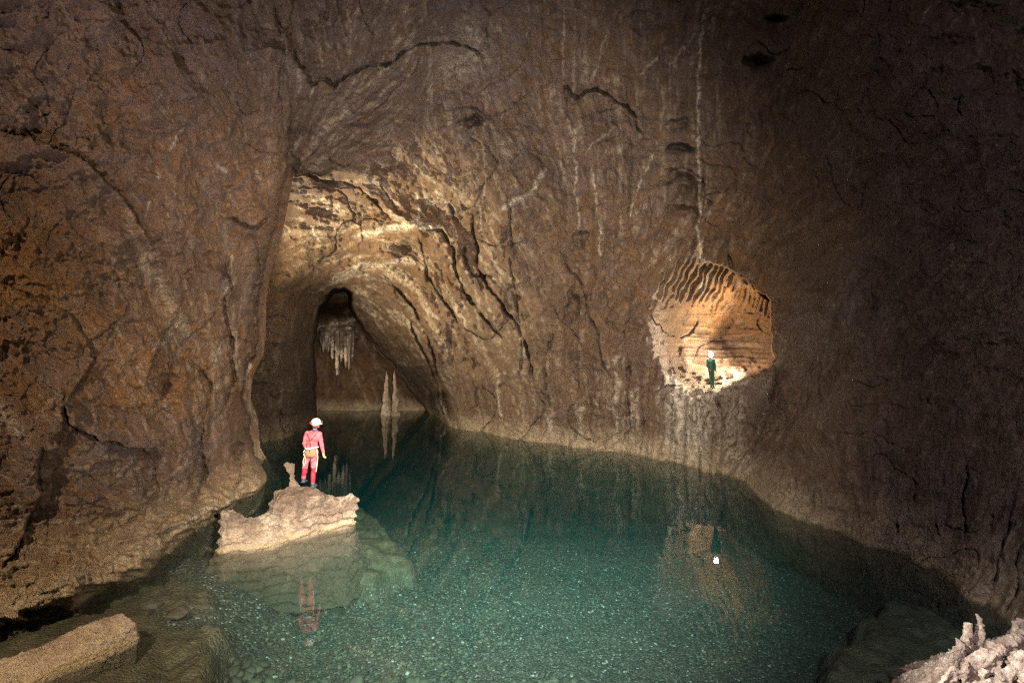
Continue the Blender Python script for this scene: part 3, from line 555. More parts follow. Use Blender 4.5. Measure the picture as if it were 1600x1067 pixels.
# pebbles over the bed: one object of many rounded stones
bm = bmesh.new(); bmesh.ops.create_icosphere(bm, subdivisions=1, radius=1); ico = np.array([v.co[:] for v in bm.verts]); icf = np.array([[v.index for v in f.verts] for f in bm.faces]); bm.free()
bm = bmesh.new(); bmesh.ops.create_icosphere(bm, subdivisions=2, radius=1); ico2 = np.array([v.co[:] for v in bm.verts]); icf2 = np.array([[v.index for v in f.verts] for f in bm.faces]); bm.free()
def pebble_batch(n, xr, yr, smin, smax, ic, fc, pw=2.0):
    px_ = rng.uniform(*xr, n); py_ = yr[0] + (yr[1] - yr[0]) * rng.uniform(0, 1, n) ** 1.5
    zz, sl = bed_height(px_, py_); keep = (sl < .2); px_, py_, zz = px_[keep], py_[keep], zz[keep]; n = len(px_)
    sz = smin + (smax - smin) * rng.uniform(0, 1, n) ** pw * (1 - .5 * sstep(-2, 3, px_))
    sc_ = np.c_[sz * rng.uniform(.8, 1.25, n), sz * rng.uniform(.7, 1.0, n), sz * rng.uniform(.32, .6, n)]
    V = ic[None] * sc_[:, None, :]; V = V * (1 + .18 * np.sin(ic[None, :, [1, 2, 0]] * 2.3 + rng.uniform(0, 6, (n, 1, 3))))
    a = rng.uniform(0, 6.28, n); ca, sa = np.cos(a)[:, None], np.sin(a)[:, None]
    tlt = rng.normal(0, .22, (n, 1)); X = V[..., 0] * ca - V[..., 1] * sa; Y = V[..., 0] * sa + V[..., 1] * ca; Z = V[..., 2] + tlt * V[..., 0]
    V = np.stack([X + px_[:, None], Y + py_[:, None], Z + zz[:, None] + sc_[:, 2:3] * .35], -1)
    Fc = fc[None] + (np.arange(n) * len(ic))[:, None, None]
    col = np.repeat(rng.uniform(0, 1, n), len(ic)); return V.reshape(-1, 3), Fc.reshape(-1, 3), col
bt = [pebble_batch(34000, (-6.5, 10.5), (5.4, 24), .018, .065, ico, icf, 1.6), pebble_batch(9000, (-5.0, 7), (5.6, 9.0), .014, .05, ico, icf, 1.4), pebble_batch(2600, (-5.5, 1.5), (5.6, 9.5), .06, .15, ico2, icf2, 1.5)]
Vs = []; Fs = []; Cs = []; off = 0
for v, f_, c_ in bt: Vs.append(v); Fs.append(f_ + off); Cs.append(c_); off += len(v)
M_PEB = bpy.data.materials.new('pebble_stone'); nt, N, L = nodes(M_PEB)
out = N.new('ShaderNodeOutputMaterial'); b = N.new('ShaderNodeBsdfPrincipled'); L.new(b.outputs[0], out.inputs[0])
a_ = N.new('ShaderNodeAttribute'); a_.attribute_name = 'tone'; geo = N.new('ShaderNodeNewGeometry')
c = mixc(nt, ramp(nt, a_.outputs['Fac'], 0, .75), (.03, .029, .024), (.13, .125, .10)); c = mixc(nt, ramp(nt, a_.outputs['Fac'], .975, .99), c, (.45, .44, .4))
c = mixc(nt, ramp(nt, noise(nt, geo.outputs['Position'], 30, 4, .6), .4, .65, 0, .4), c, (.2, .17, .11)); L.new(c, b.inputs['Base Color']); b.inputs['Roughness'].default_value = .75
pb = mesh_np('pebbles', np.concatenate(Vs), np.concatenate(Fs), M_PEB, {'tone': np.concatenate(Cs)})
tag(pb, 'rounded green grey pebbles and gravel covering the lake bed', 'pebbles', kind='stuff')

# ------------------------------------------------------------------ water
M_WATER = bpy.data.materials.new('lake_water'); nt, N, L = nodes(M_WATER)
out = N.new('ShaderNodeOutputMaterial'); tr = N.new('ShaderNodeBsdfTransparent'); gl = N.new('ShaderNodeBsdfGlossy'); gl.inputs['Roughness'].default_value = .015
mx = N.new('ShaderNodeMixShader'); fr = N.new('ShaderNodeFresnel'); fr.inputs['IOR'].default_value = 1.33
geo = N.new('ShaderNodeNewGeometry'); L.new(ramp(nt, geo.outputs['Backfacing'], 0, 1, 1.33, 1 / 1.33), fr.inputs['IOR']); bp = N.new('ShaderNodeBump'); bp.inputs['Distance'].default_value = .0012; bp.inputs['Strength'].default_value = 1.0
L.new(noise(nt, geo.outputs['Position'], 3.0, 3, .5), bp.inputs['Height']); L.new(bp.outputs[0], gl.inputs['Normal'])
L.new(fr.outputs[0], mx.inputs[0]); L.new(tr.outputs[0], mx.inputs[1]); L.new(gl.outputs[0], mx.inputs[2]); L.new(mx.outputs[0], out.inputs[0])
va = N.new('ShaderNodeVolumeAbsorption'); va.inputs['Color'].default_value = (.27, .785, .785, 1); va.inputs['Density'].default_value = .22
vs = N.new('ShaderNodeVolumeScatter'); vs.inputs['Color'].default_value = (.08, .75, .85, 1); vs.inputs['Density'].default_value = .006
ad = N.new('ShaderNodeAddShader'); L.new(va.outputs[0], ad.inputs[0]); L.new(vs.outputs[0], ad.inputs[1]); L.new(ad.outputs[0], out.inputs['Volume'])
bm = bmesh.new(); bmesh.ops.create_cube(bm, size=1)
for v in bm.verts: v.co = Vector((-6 + v.co.x * 44, 27.5 + v.co.y * 67, -4.5 + v.co.z * 9.0))
me = bpy.data.meshes.new('lake_water'); bm.to_mesh(me); bm.free(); me.materials.append(M_WATER)
wt = bpy.data.objects.new('lake_water', me); COL.objects.link(wt); tag(wt, kind='structure')

# ------------------------------------------------------------------ solid rocks: hulls fused into one skin, then weathered
def fuse(name, hulls, voxel, mat, parent=None, disp=(.05, 1.2), disp2=(.02, 5.0), seed=0, smooth=2, extra=None, loc=(0, 0, 0)):
    bm = bmesh.new()
    for pts in hulls:
        vs_ = [bm.verts.new(Vector(p) - Vector(loc)) for p in pts]; r = bmesh.ops.convex_hull(bm, input=vs_)
        bmesh.ops.delete(bm, geom=[v for v in r['geom_interior'] if isinstance(v, bmesh.types.BMVert)], context='VERTS')
    me = bpy.data.meshes.new(name); bm.to_mesh(me); bm.free(); o = bpy.data.objects.new(name, me); COL.objects.link(o)
    md = o.modifiers.new('r', 'REMESH'); md.mode = 'VOXEL'; md.voxel_size = voxel
    if smooth: ms = o.modifiers.new('s', 'SMOOTH'); ms.iterations = smooth; ms.factor = .5
    dg = bpy.context.evaluated_depsgraph_get(); m2 = bpy.data.meshes.new_from_object(o.evaluated_get(dg)); o.modifiers.clear(); o.data = m2; bpy.data.meshes.remove(me); m2.name = name
    n = len(m2.vertices); P = np.empty(n * 3, np.float32); Nn = np.empty(n * 3, np.float32); m2.vertices.foreach_get('co', P); m2.vertices.foreach_get('normal', Nn)
    P = P.reshape(-1, 3).astype(float); Nn = Nn.reshape(-1, 3).astype(float); Wp = P + np.array(loc)
    s1 = fbm3(Wp, disp[1], 4, seed); s2 = fbm3(Wp * np.array([1, 1, 2.2]), disp2[1], 3, seed + 9)
    P = P + Nn * (disp[0] * s1 + disp2[0] * (np.abs(s2) - .3))[:, None]
    if extra is not None: P = P + Nn * extra(Wp)[:, None]
    m2.vertices.foreach_set('co', P.astype(np.float32).ravel()); m2.update(); m2.polygons.foreach_set('use_smooth', np.ones(len(m2.polygons), bool))
    for k_, v_ in (('streak', .5 + .5 * s2), ('calcite', np.clip(s1 * 1.2, 0, .5)), ('ochre', np.full(n, .15)), ('grey', np.full(n, .3))):
        a = m2.attributes.new(k_, 'FLOAT', 'POINT'); a.data.foreach_set('value', v_.astype(np.float32))
    m2.materials.clear(); m2.materials.append(mat); o.location = loc
    if parent: o.parent = parent
    return o
def W(px, py, D): return at(px, py, D)
def wl(px, py, z=0.0, dz=0.0): return on_z(px, py, z)
def down(v, z): return Vector((v.x, v.y, z))
# islet the caver stands on
f1, f2, f3, f4, f5 = on_z(332, 860), on_z(400, 857), on_z(452, 842), on_z(505, 828), on_z(548, 814)
hl = []
main_top = [W(432, 768, 13.3), W(455, 758, 13.4), W(492, 759, 13.2), W(515, 775, 13.3), W(440, 775, 12.8), W(500, 775, 12.9)]
hl.append([f3, f4, down(f3, -1), down(f4, -1), W(418, 800, 12.9), W(412, 822, 12.6), down(W(410, 830, 13), -1)] + main_top + [Vector((-7.0, 14.4, -1)), Vector((-5.0, 14.8, -1)), W(520, 790, 13.6)])
hl.append([f2 + Vector((.3, .1, 0)), f3, f1 + Vector((.15, .1, .0)), down(f1, -1), down(f3, -1), W(350, 815, 11.8), W(420, 818, 12.5), W(440, 800, 12.6), Vector((-7.2, 12.6, -1)), W(345, 840, 11.6)])
hl.append([f1 + Vector((.1, .1, .02)), W(346, 800, 11.9), W(364, 796, 12.1), W(392, 809, 12.3), W(405, 830, 12.2), down(f1 + Vector((.2, .2, 0)), -1), Vector((-7.1, 12.4, -1)), W(350, 850, 11.5)])
hl.append([f4, f5, down(f4, -1), down(f5, -1), W(500, 772, 13.2), W(530, 783, 13.4), W(548, 778, 13.6), W(556, 800, 13.6), Vector((-4.7, 14.3, -1)), W(505, 800, 13.0)])
hl.append([W(530, 782, 13.4), W(549, 772, 13.6), W(559, 779, 13.65), W(557, 797, 13.6), W(541, 812, 13.4), W(530, 800, 13.2), W(545, 780, 14.0), W(556, 790, 14.0)])
hl.append([W(446, 772, 13.3), W(474, 764, 13.3), W(455, 748, 13.35), W(462, 747, 13.35), W(458, 768, 13.6), W(458, 748, 13.45)])
hl.append([W(454, 752, 13.35), W(462, 752, 13.35), W(452, 738, 13.35), W(460, 737, 13.35), W(457, 745, 13.48)])
hl.append([W(452, 741, 13.35), W(460, 741, 13.35), W(442, 725, 13.35), W(447, 722, 13.35), W(461, 724, 13.35), W(462, 731, 13.4), W(452, 732, 13.47), W(455, 725, 13.45)])
# under-water skirt
hl.append([down(f1, -.1), down(f2, -.1), down(f4, -.1), down(f5, -.05), Vector((-7.2, 13, -.1)), Vector((-4.6, 14.2, -.1)), Vector((-7.4, 11.2, -1.4)), Vector((-4.0, 11.9, -1.4)), Vector((-3.7, 13.6, -1.4)), Vector((-7.5, 13.8, -1.4))])
def islet_bands(Wp): return .03 * np.sin(Wp[:, 2] * 30 + 3 * pn2(Wp[:, 0] * 1.5, Wp[:, 1] * 1.5, 3)) * sstep(1.1, .5, Wp[:, 2])
isl = fuse('rock_islet', hl, .018, M_ISLE, disp=(.09, 1.5), disp2=(.045, 6.0), seed=4, smooth=2, extra=islet_bands)
tag(isl, 'pale banded rock islet with a thin horn and pointed snout, under the caver in red', 'rock')
# low slab at the lower left
L1, L2, L3 = on_z(216, 992), on_z(130, 1030), on_z(40, 1069)
hb = [[L1, L2, L3, W(190, 957, 7.9), W(168, 962, 7.85), W(212, 975, 7.85), W(112, 984, 7.5), W(90, 1005, 7.5), Vector((-7.0, 6.2, 0)), W(0, 1042, 7.0), down(L1, -.8), down(L3, -.8), Vector((-7.2, 6.0, -.8)), Vector((-6.9, 8.0, -.8))],
      [L3, W(0, 1040, 7.0), W(60, 1010, 7.2), W(-80, 1060, 6.6), on_z(-60, 1110), Vector((-7.6, 5.0, -.8)), Vector((-6.6, 5.4, -.8)), W(20, 1060, 6.7), Vector((-7.4, 7.0, -.8))]]
sl = fuse('rock_slab', hb, .014, M_SLAB, disp=(.035, 2.2), disp2=(.035, 9.0), seed=14, smooth=2, extra=lambda Wp: .014 * np.abs(pn2(Wp[:, 0] * 9, Wp[:, 2] * 9 + Wp[:, 1] * 6, 5)))
tag(sl, 'low pale pitted rock slab breaking the water at the bottom left', 'rock')
# rocks of the near right bank
def blob(p, r, k=10, sq=(1, 1, 1), seed=0):
    rr = random.Random(seed); P = []
    for i in range(k * 3):
        v = Vector((rr.gauss(0, 1), rr.gauss(0, 1), rr.gauss(0, 1))).normalized(); P.append(Vector(p) + Vector((v.x * r * sq[0], v.y * r * sq[1], v.z * r * sq[2])) * rr.uniform(.75, 1.15))
    return P
G0, G1 = Vector((3.2, 3.4, .3)), Vector((6.8, 6.4, .3))
def ridge(P, r, D, drop=.5, seed=0):
    hs = []; rr = random.Random(seed)
    for (a, b, ra), (c_, d_, rb) in zip(P[:-1], P[1:]):
        q = []
        for (u, v_, rad) in ((a, b, ra), (c_, d_, rb)):
            c0 = W(u, v_, D + (u - 1500) * .002); rad = rad * D / F
            for k in range(7): q.append(c0 + Vector((rr.uniform(-1, 1), rr.uniform(-1.2, 1.2), rr.uniform(-.9, .9))).normalized() * rad)
            q.append(c0 + Vector((rad * 1.2, rad, -drop)))
        hs.append(q)
    return hs
hr = [[W(1484, 1095, 4.5), W(1540, 1050, 4.8), W(1620, 1015, 5.1), W(1800, 1010, 5.3), W(1560, 1190, 4.2), W(1800, 1250, 4.2), Vector((3.9, 5.6, 0.0)), Vector((6.8, 6.8, .2)), Vector((6.5, 3, .2)), Vector((3.6, 3.4, .0))]]
hr += ridge([(1468, 1070, 5), (1482, 1054, 7), (1492, 1042, 5)], 8, 4.55, seed=1) + ridge([(1505, 1052, 6), (1512, 1036, 7)], 6, 4.5, seed=2) + ridge([(1518, 1044, 9), (1530, 1026, 10), (1540, 1016, 6)], 8, 4.5, seed=3) + ridge([(1536, 1036, 6), (1552, 1022, 9), (1566, 1010, 7)], 8, 4.45, seed=4)
hr += ridge([(1545, 1008, 6), (1570, 1000, 9), (1600, 998, 10), (1650, 1000, 12)], 8, 4.75, seed=5) + ridge([(1590, 1020, 9), (1588, 1036, 9), (1572, 1052, 10), (1560, 1056, 6)], 8, 4.2, seed=6) + ridge([(1596, 1062, 8), (1640, 1040, 14)], 8, 4.0, seed=7) + ridge([(1520, 1066, 6), (1545, 1064, 5)], 8, 4.2, seed=8) + ridge([(1640, 1020, 10), (1610, 1012, 8)], 8, 4.4, seed=9)
bk = fuse('bank_rock', hr, .013, M_BANK, disp=(.035, 3.5), disp2=(.035, 9), seed=24, smooth=1)
tag(bk, 'brightly lit rugged pale rock filling the bottom right corner', 'rock')
hp = ridge([(1530, 962, 4), (1532, 975, 6), (1530, 990, 7), (1526, 998, 8)], 8, 5.3, .3, 11) + ridge([(1514, 975, 4), (1513, 988, 6), (1508, 998, 6)], 8, 5.25, .3, 12) + ridge([(1500, 1001, 6), (1497, 1012, 6), (1484, 1016, 4)], 8, 5.2, .3, 13) + ridge([(1482, 1014, 3), (1483, 1020, 3)], 4, 5.2, .1, 14)
hp += [[W(1482, 1024, 5.25), W(1530, 1004, 5.35), W(1570, 1030, 5.6), W(1500, 1040, 5.2), Vector((3.6, 5.4, .2)), Vector((4.8, 5.6, .2)), Vector((4.2, 6.2, .2))]]
pn_ = fuse('rock_pinnacle', hp, .010, M_BANK, disp=(.02, 5), disp2=(.025, 14), seed=34, smooth=1)
tag(pn_, 'jagged pale rock spikes rising against dark water, left of the corner rock', 'rock')
hk = ridge([(1578, 988, 3), (1586, 974, 5), (1596, 970, 6), (1640, 975, 9)], 8, 5.6, .5, 15) + [[W(1575, 992, 5.6), W(1600, 984, 5.7), W(1680, 985, 5.8), Vector((5.2, 6.8, .2)), Vector((7, 6.8, .2)), Vector((6, 5.6, .2)), W(1650, 1010, 5.4)]]
kn = fuse('rock', hk, .012, M_BANK, disp=(.03, 5), disp2=(.03, 12), seed=44, smooth=1)
tag(kn, 'small pale rock knob at the right edge above the corner rock', 'rock')
# ------------------------------------------------------------------ stalagmites and hanging flowstone of the far passage
def spire(name, px0, px1, pxt, pyb, pyt, D, seed, label):
    hs = []; n = 9
    for i in range(n):
        a, b_ = i / n, (i + 1) / n; P = []
        for t in (a, b_):
            cx_ = (px0 + px1) / 2 * (1 - t) + pxt * t; hw = max(.7, (px1 - px0) / 2 * (1 - t) ** .8 * (1 + .12 * math.sin(i * 2.1 + seed))); py = pyb + (pyt - pyb) * t; r = hw * D / F; c0 = W(cx_, py, D)
            P += [c0 + Vector((r * math.cos(q), r * math.sin(q), 0)) for q in np.linspace(0, 6.28, 9)[:-1]]
        hs.append(P)
    o = fuse(name, hs, .05, M_CALC, disp=(.10, 1.6), disp2=(.07, 4), seed=seed, smooth=1); tag(o, label, 'stalagmite', 'twin stalagmites of the far passage'); return o
spire('stalagmite', 595, 612, 604, 652, 579, 47.5, 1, 'left one of two tall pale pointed stalagmites at the far end of the lake')
spire('stalagmite', 611, 625, 616, 652, 577, 47.0, 2, 'right one of two tall pale pointed stalagmites at the far end of the lake')
hs = []; rc = random.Random(5)
for i in range(13):
    x0 = 498 + i * 3.9 + rc.uniform(-1, 1); wd = rc.uniform(5, 10); cen = 1 - abs((x0 - 530) / 34.0) ** 1.5; y0 = 520 + rc.uniform(-4, 5); y1 = y0 + 14 + 62 * max(0, cen) * rc.uniform(.45, 1.0); dd = 46.5 + rc.uniform(-.5, .8)
    hs.append([W(x0, y0, dd), W(x0 + wd, y0, dd), W(x0 + .2 * wd, y0 * .5 + y1 * .5, dd - .15), W(x0 + .8 * wd, y0 * .5 + y1 * .5, dd - .15), W(x0 + wd * .3, y1, dd), W(x0 + wd * .7, y1 - 3, dd), W(x0, y0, dd + 1.2), W(x0 + wd, y0, dd + 1.2), W(x0 + wd * .5, y0 * .6 + y1 * .4, dd + .8)])
hs.append([W(498, 512, 47), W(556, 510, 47), W(502, 526, 46.6), W(552, 526, 46.6), W(498, 512, 49), W(556, 510, 49), W(502, 526, 48.5), W(552, 526, 48.5)])
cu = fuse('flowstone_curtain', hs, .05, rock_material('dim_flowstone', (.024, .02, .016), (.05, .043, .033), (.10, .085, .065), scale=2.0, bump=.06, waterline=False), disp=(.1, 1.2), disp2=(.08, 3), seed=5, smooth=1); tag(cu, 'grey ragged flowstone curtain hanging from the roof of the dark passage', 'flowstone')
# submerged stones
for i, (px_, py_, r, z_, lab) in enumerate([(236, 946, .20, -.42, 'dark round stone under shallow water above the slab tip'), (276, 959, .22, -.45, 'larger dark round stone under shallow water right of another stone'), (378, 926, .16, -1.2, 'small dark stone under water just below the islet ledge')]):
    o = fuse('submerged_stone', [blob(on_z(px_, py_, z_), r, 12, (1.1, .8, .5), i)], .02, plain('dark_stone', (.10, .075, .06), .7) if i == 0 else bpy.data.materials['dark_stone'], disp=(.02, 4), seed=i + 60); tag(o, lab, 'stone', 'dark stones under the shallow water')

# ------------------------------------------------------------------ people
def tube_hull(P, R, k=10):
    out = []
    for i in range(len(P) - 1):
        a, b_ = Vector(P[i]), Vector(P[i + 1]); pts = []
        for c0, r in ((a, R[i]), (b_, R[i + 1])):
            for q in range(k):
                for e in (-.6, 0, .6):
                    an = q * 6.2832 / k; pts.append(c0 + Vector((math.cos(an) * math.cos(e), math.sin(an) * math.cos(e), math.sin(e))) * r)
            pts.append(c0 + Vector((0, 0, r))); pts.append(c0 - Vector((0, 0, r)))
        out.append(pts)
    return out
def ell(c, rx, ry, rz, k=14):
    P = []
    for i in range(k):
        for j in range(1, 8):
            a = i * 6.2832 / k; t = math.pi * j / 8; P.append(Vector(c) + Vector((rx * math.cos(a) * math.sin(t), ry * math.sin(a) * math.sin(t), rz * math.cos(t))))
    P += [Vector(c) + Vector((0, 0, rz)), Vector(c) - Vector((0, 0, rz))]; return P
def part(name, hulls, voxel, mat, parent, smooth=2, wr=0.0, seed=0):
    bm = bmesh.new()
    for pts in hulls:
        vs_ = [bm.verts.new(p) for p in pts]; r = bmesh.ops.convex_hull(bm, input=vs_); bmesh.ops.delete(bm, geom=[v for v in r['geom_interior'] if isinstance(v, bmesh.types.BMVert)], context='VERTS')
    me = bpy.data.meshes.new(name); bm.to_mesh(me); bm.free(); o = bpy.data.objects.new(name, me); COL.objects.link(o)
    md = o.modifiers.new('r', 'REMESH'); md.mode = 'VOXEL'; md.voxel_size = voxel; ms = o.modifiers.new('s', 'SMOOTH'); ms.iterations = smooth; ms.factor = .5
    dg = bpy.context.evaluated_depsgraph_get(); m2 = bpy.data.meshes.new_from_object(o.evaluated_get(dg)); o.modifiers.clear(); o.data = m2; bpy.data.meshes.remove(me); m2.name = name
    if wr:
        n = len(m2.vertices); P = np.empty(n * 3, np.float32); Nn = np.empty(n * 3, np.float32); m2.vertices.foreach_get('co', P); m2.vertices.foreach_get('normal', Nn); P = P.reshape(-1, 3).astype(float); Nn = Nn.reshape(-1, 3)
        P = P + Nn * (wr * fbm3(P * np.array([1, 1, 1.8]), 7, 3, seed))[:, None]; m2.vertices.foreach_set('co', P.astype(np.float32).ravel())
    m2.polygons.foreach_set('use_smooth', np.ones(len(m2.polygons), bool)); m2.materials.clear(); m2.materials.append(mat); o.parent = parent; return o
def empty(name, loc, rz=0):
    o = bpy.data.objects.new(name, None); COL.objects.link(o); o.location = loc; o.rotation_euler = (0, 0, rz); o.empty_display_size = .2; return o
def hand_hulls(wrist, dirn, side):
    """palm, four unequal curled fingers and a thumb leaving the side of the palm"""
    w0 = Vector(wrist); d = Vector(dirn).normalized(); s = Vector(side).normalized(); n = d.cross(s); hs = []
    hs.append([w0 + d * a + s * b_ + n * c0 for a, hw in ((0, .026), (.05, .040), (.09, .040)) for b_ in (-hw, hw) for c0 in (-.014, .014)])
    for i, ln in enumerate((.072, .082, .078, .06)):
        b0 = w0 + d * .088 + s * (-.031 + i * .0205); k1 = b0 + d * ln * .45 + n * ln * .12; k2 = k1 + d * ln * .28 + n * ln * .28; k3 = k2 + d * ln * .08 + n * ln * .26
        hs += tube_hull([b0, k1, k2, k3], [.0105, .010, .009, .008], 6)
    t0 = w0 + d * .025 - s * .028; hs += tube_hull([t0, t0 - s * .026 + d * .03 + n * .01, t0 - s * .03 + d * .062 + n * .02], [.014, .012, .010], 6)
    return hs
SUIT_R = plain('red_suit', (.50, .10, .13), .75, .012, 9, var=.45); SUIT_D = plain('dark_red_patch', (.32, .02, .05), .7, .0, 20); SEAT = plain('brown_seat', (.34, .16, .08), .8)
WHITE = plain('white_helmet', (.85, .82, .78), .35, var=.04); BLACK = plain('black_webbing', (.03, .035, .04), .7); BLUE = plain('pale_blue_belt', (.35, .62, .68), .6); RED = plain('red_strap', (.45, .02, .03), .6)
SKIN = plain('skin', (.50, .30, .20), .55, var=.08); GLOVE = plain('pale_yellow_glove', (.72, .6, .33), .8); BOOT = plain('dark_rubber_boot', (.05, .06, .09), .5); ROPE = plain('pale_rope', (.55, .48, .32), .9); STEEL = plain('steel', (.6, .6, .62), .3, metal=.9); HAIR = plain('dark_hair', (.05, .03, .02), .8)
p1 = empty('person', W(487, 761, 13.15)); tag(p1, 'caver in pink red suit and white helmet standing with back turned on the islet', 'person')
S = 1.0
# local: x right, y away, z up ; right foot at origin, left foot higher on the rock
hipL, hipR = (-.12, .03, .93), (.05, .02, .93); kneeL, kneeR = (-.20, .02, .55), (.055, -.02, .50); ankL, ankR = (-.255, .08, .22), (.03, .0, .10)
body = []
body += tube_hull([hipL, kneeL, ankL], [.108, .072, .056]); body += tube_hull([hipR, kneeR, ankR], [.108, .072, .056])
body += [ell((-.035, .03, .97), .175, .125, .14), ell((-.03, .03, 1.13), .165, .115, .18), ell((-.01, .03, 1.32), .20, .125, .17), ell((.0, .03, 1.42), .17, .10, .10)]
body += tube_hull([(.02, .03, 1.44), (.04, .03, 1.56)], [.062, .055]); body += [ell((.055, .04, 1.66), .078, .098, .118)]
body += tube_hull([(-.16, .03, 1.42), (-.235, .02, 1.17), (-.205, .13, .96)], [.072, .055, .042])
body += tube_hull([(.155, .03, 1.42), (.235, .0, 1.15), (.265, .06, .92)], [.072, .055, .042])
# face: nose, chin and ears, turned to the right
body += [ell((.10, .135, 1.645), .016, .02, .022), ell((.085, .115, 1.575), .03, .03, .022), ell((-.022, .045, 1.65), .01, .02, .03), ell((.135, .03, 1.65), .01, .02, .03)]
bo = part('body', body, .012, SUIT_R, p1, 3, .016, 3)
me = bo.data; me.materials.append(SKIN); me.materials.append(SUIT_D)
for pg in me.polygons:
    c0 = pg.center
    if c0.z > 1.53: pg.material_index = 1
    elif c0.z < .52 - .0 and c0.x > -.06: pg.material_index = 2
    elif c0.z < .50 and c0.x <= -.06 and c0.z > .28: pg.material_index = 2
hm = part('helmet', [ell((.055, .04, 1.72), .125, .15, .115), ell((.075, .06, 1.675), .148, .165, .022)], .009, WHITE, p1, 2)
for s_, nm, h_, m_ in ((1, 'headlamp', ell((.155, .20, 1.72), .03, .03, .03), BLACK), (2, 'battery_pack', ell((-.03, -.085, 1.71), .04, .03, .035), RED)):
    part(nm, [h_], .006, m_, hm, 1)
part('chin_strap', tube_hull([(-.03, -.03, 1.66), (.03, -.06, 1.63), (.12, -.03, 1.62), (.15, .06, 1.60)], [.012] * 4, 6), .006, RED, hm, 1)
part('hair', [ell((.055, -.015, 1.60), .07, .06, .06)], .008, HAIR, p1, 2)
part('neck_scarf', [ell((.04, .03, 1.50), .085, .085, .035)], .008, plain('navy_scarf', (.03, .04, .16), .8), p1, 2)
part('seat_patch', [ell((-.03, -.055, .92), .15, .085, .13)], .01, SEAT, p1, 2)
hn = part('harness', tube_hull([(-.13, -.08, 1.44), (-.05, -.125, 1.30), (-.02, -.125, 1.24), (-.02, -.10, 1.08)], [.012] * 4, 6) + tube_hull([(.13, -.08, 1.44), (.03, -.125, 1.30), (-.02, -.125, 1.24)], [.012] * 3, 6) +
     tube_hull([(-.02, -.115, 1.08), (-.03, -.135, .93)], [.012] * 2, 6) + tube_hull([(-.19, .0, .86), (-.11, -.13, .80), (-.03, -.12, .82), (.05, -.13, .80), (.13, -.02, .85)], [.014] * 5, 6), .007, BLACK, p1, 1)
part('belt', tube_hull([(-.195, .03, 1.04), (-.14, -.10, 1.035), (-.03, -.135, 1.045), (.08, -.10, 1.055), (.135, .03, 1.06)], [.023] * 5, 8), .008, BLUE, hn, 1)
part('carabiner', tube_hull([(-.20, -.04, 1.0), (-.23, -.05, .95), (-.215, -.05, .90), (-.19, -.05, .95), (-.20, -.04, 1.0)], [.009] * 5, 6), .005, STEEL, hn, 1)
part('carabiner', tube_hull([(-.18, -.06, .93), (-.205, -.07, .88), (-.18, -.07, .84), (-.16, -.07, .89), (-.18, -.06, .93)], [.009] * 5, 6), .005, STEEL, hn, 1)
part('rope_loop', tube_hull([(-.18, -.06, .85), (-.215, -.09, .70), (-.19, -.10, .58), (-.15, -.10, .64), (-.14, -.09, .74), (-.17, -.06, .84)], [.010] * 6, 6), .006, ROPE, hn, 1)
part('rope_tail', tube_hull([(.14, -.06, 1.0), (.165, -.06, .80), (.15, -.06, .60), (.13, -.06, .42)], [.016, .016, .016, .012], 6), .007, ROPE, hn, 1)
part('glove', hand_hulls((.266, .062, .91), (.10, .15, -1), (0, 1, .1)), .006, GLOVE, p1, 1)
part('glove', hand_hulls((-.203, .135, .955), (.35, .6, -.8), (.3, -.5, -.2)), .006, GLOVE, p1, 1)
part('boot', tube_hull([ankR, (.03, .0, .05), (.05, .13, .035)], [.062, .055, .042], 8) + [[Vector((x_, y_, z_)) for x_ in (-.02, .09) for y_ in (-.06, .18) for z_ in (-.01, .02)]], .009, BOOT, p1, 2)
part('boot', tube_hull([ankL, (-.255, .08, .17), (-.28, .20, .155)], [.062, .055, .042], 8) + [[Vector((x_, y_, z_)) for x_ in (-.31, -.20) for y_ in (.02, .25) for z_ in (.11, .14)]], .009, BOOT, p1, 2)
# second caver on the ledge of the alcove
p2 = empty('person', W(1111.5, 606.5, 24.6)); tag(p2, 'caver in green suit with blazing head lamp standing in the orange alcove', 'person')
SUIT_G = plain('green_suit', (.015, .07, .045), .7); HELM2 = plain('grey_helmet', (.2, .2, .2), .4)
body = tube_hull([(-.03, .02, .92), (-.02, .0, .50), (.01, .0, .10)], [.105, .072, .055]) + tube_hull([(.10, .02, .92), (.13, .06, .50), (.12, .08, .10)], [.105, .072, .055])
body += [ell((.035, .03, .97), .165, .125, .14), ell((.03, .03, 1.15), .16, .12, .18), ell((.03, .03, 1.33), .19, .13, .16)] + tube_hull([(.02, .03, 1.42), (.0, .02, 1.54)], [.06, .055]) + [ell((-.01, .02, 1.63), .078, .098, .115), ell((-.03, -.085, 1.61), .016, .02, .022), ell((-.02, -.06, 1.545), .03, .03, .022), ell((.07, .02, 1.63), .01, .02, .03), ell((-.09, .02, 1.63), .01, .02, .03)]
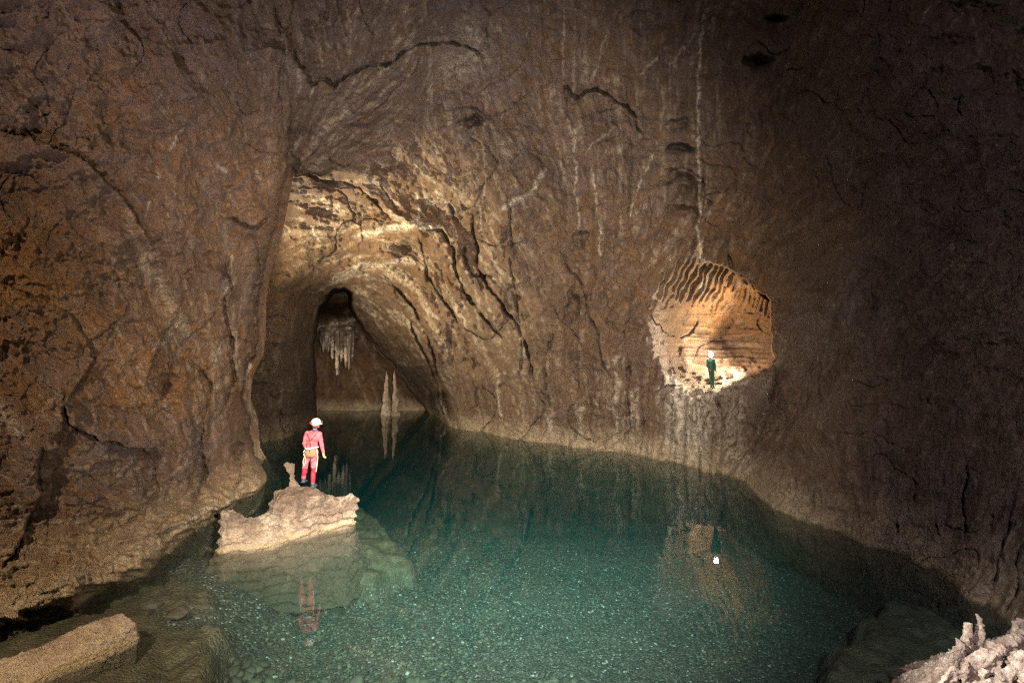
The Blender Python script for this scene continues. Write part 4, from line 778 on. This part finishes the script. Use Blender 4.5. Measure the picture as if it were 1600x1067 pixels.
body += tube_hull([(-.13, .03, 1.41), (-.17, .02, 1.15), (-.12, -.10, .96)], [.068, .052, .04]) + tube_hull([(.18, .03, 1.41), (.24, .02, 1.15), (.22, -.05, .93)], [.068, .052, .04])
bo = part('body', body, .014, SUIT_G, p2, 2, .01, 8); bo.data.materials.append(SKIN)
for pg in bo.data.polygons:
    if pg.center.z > 1.52: pg.material_index = 1
hm = part('helmet', [ell((-.01, .02, 1.69), .12, .145, .11), ell((-.015, .0, 1.65), .135, .16, .02)], .01, HELM2, p2, 1)
LAMP = bpy.data.materials.new('lamp_glow'); nt, N, L = nodes(LAMP); out = N.new('ShaderNodeOutputMaterial'); em = N.new('ShaderNodeEmission'); em.inputs[0].default_value = (1, .97, .92, 1); em.inputs[1].default_value = 60; L.new(em.outputs[0], out.inputs[0])
hl_ = part('headlamp', [ell((-.05, -.15, 1.72), .05, .03, .045)], .008, BLACK, hm, 1)
part('lens', [ell((-.05, -.178, 1.72),   .13, .02, .13)], .008, LAMP, hm, 1)  # lens oversized so its glowing disc also stands for the lamp's glare
hl_.location.z = 0
part('glove', hand_hulls((.22, -.05, .92), (.05, -.2, -1), (0, 1, 0)), .007, plain('orange_glove', (.6, .18, .05), .8), p2, 1)
part('glove', hand_hulls((-.12, -.10, .95), (.3, -.6, -.6), (.6, .3, 0)), .007, bpy.data.materials['orange_glove'], p2, 1)
part('boot', tube_hull([(.01, .0, .10), (.01, .0, .05), (.0, -.12, .035)], [.06, .055, .04], 8), .01, BOOT, p2, 1)
part('boot', tube_hull([(.12, .08, .10), (.12, .08, .05), (.13, -.04, .035)], [.06, .055, .04], 8), .01, BOOT, p2, 1)
lp = W(1111.5, 606.5, 24.6) + Vector((-.05, -.30, 1.72))
spot('headlamp_light', lp, W(1052, 555, 24.0), 420, 120, .6, (1, .95, .88), .05)
spot('flash_alcove', W(1180, 556, 26.4), W(1088, 540, 27.2), 3400, 150, .5, (1, .80, .52), .08)
spot('fill_alcove_back', W(1076, 572, 26.3), W(1178, 510, 28.6), 2800, 105, .7, (1, .74, .44), .08)  # second unseen lamp, added to brighten the alcove's right back wall
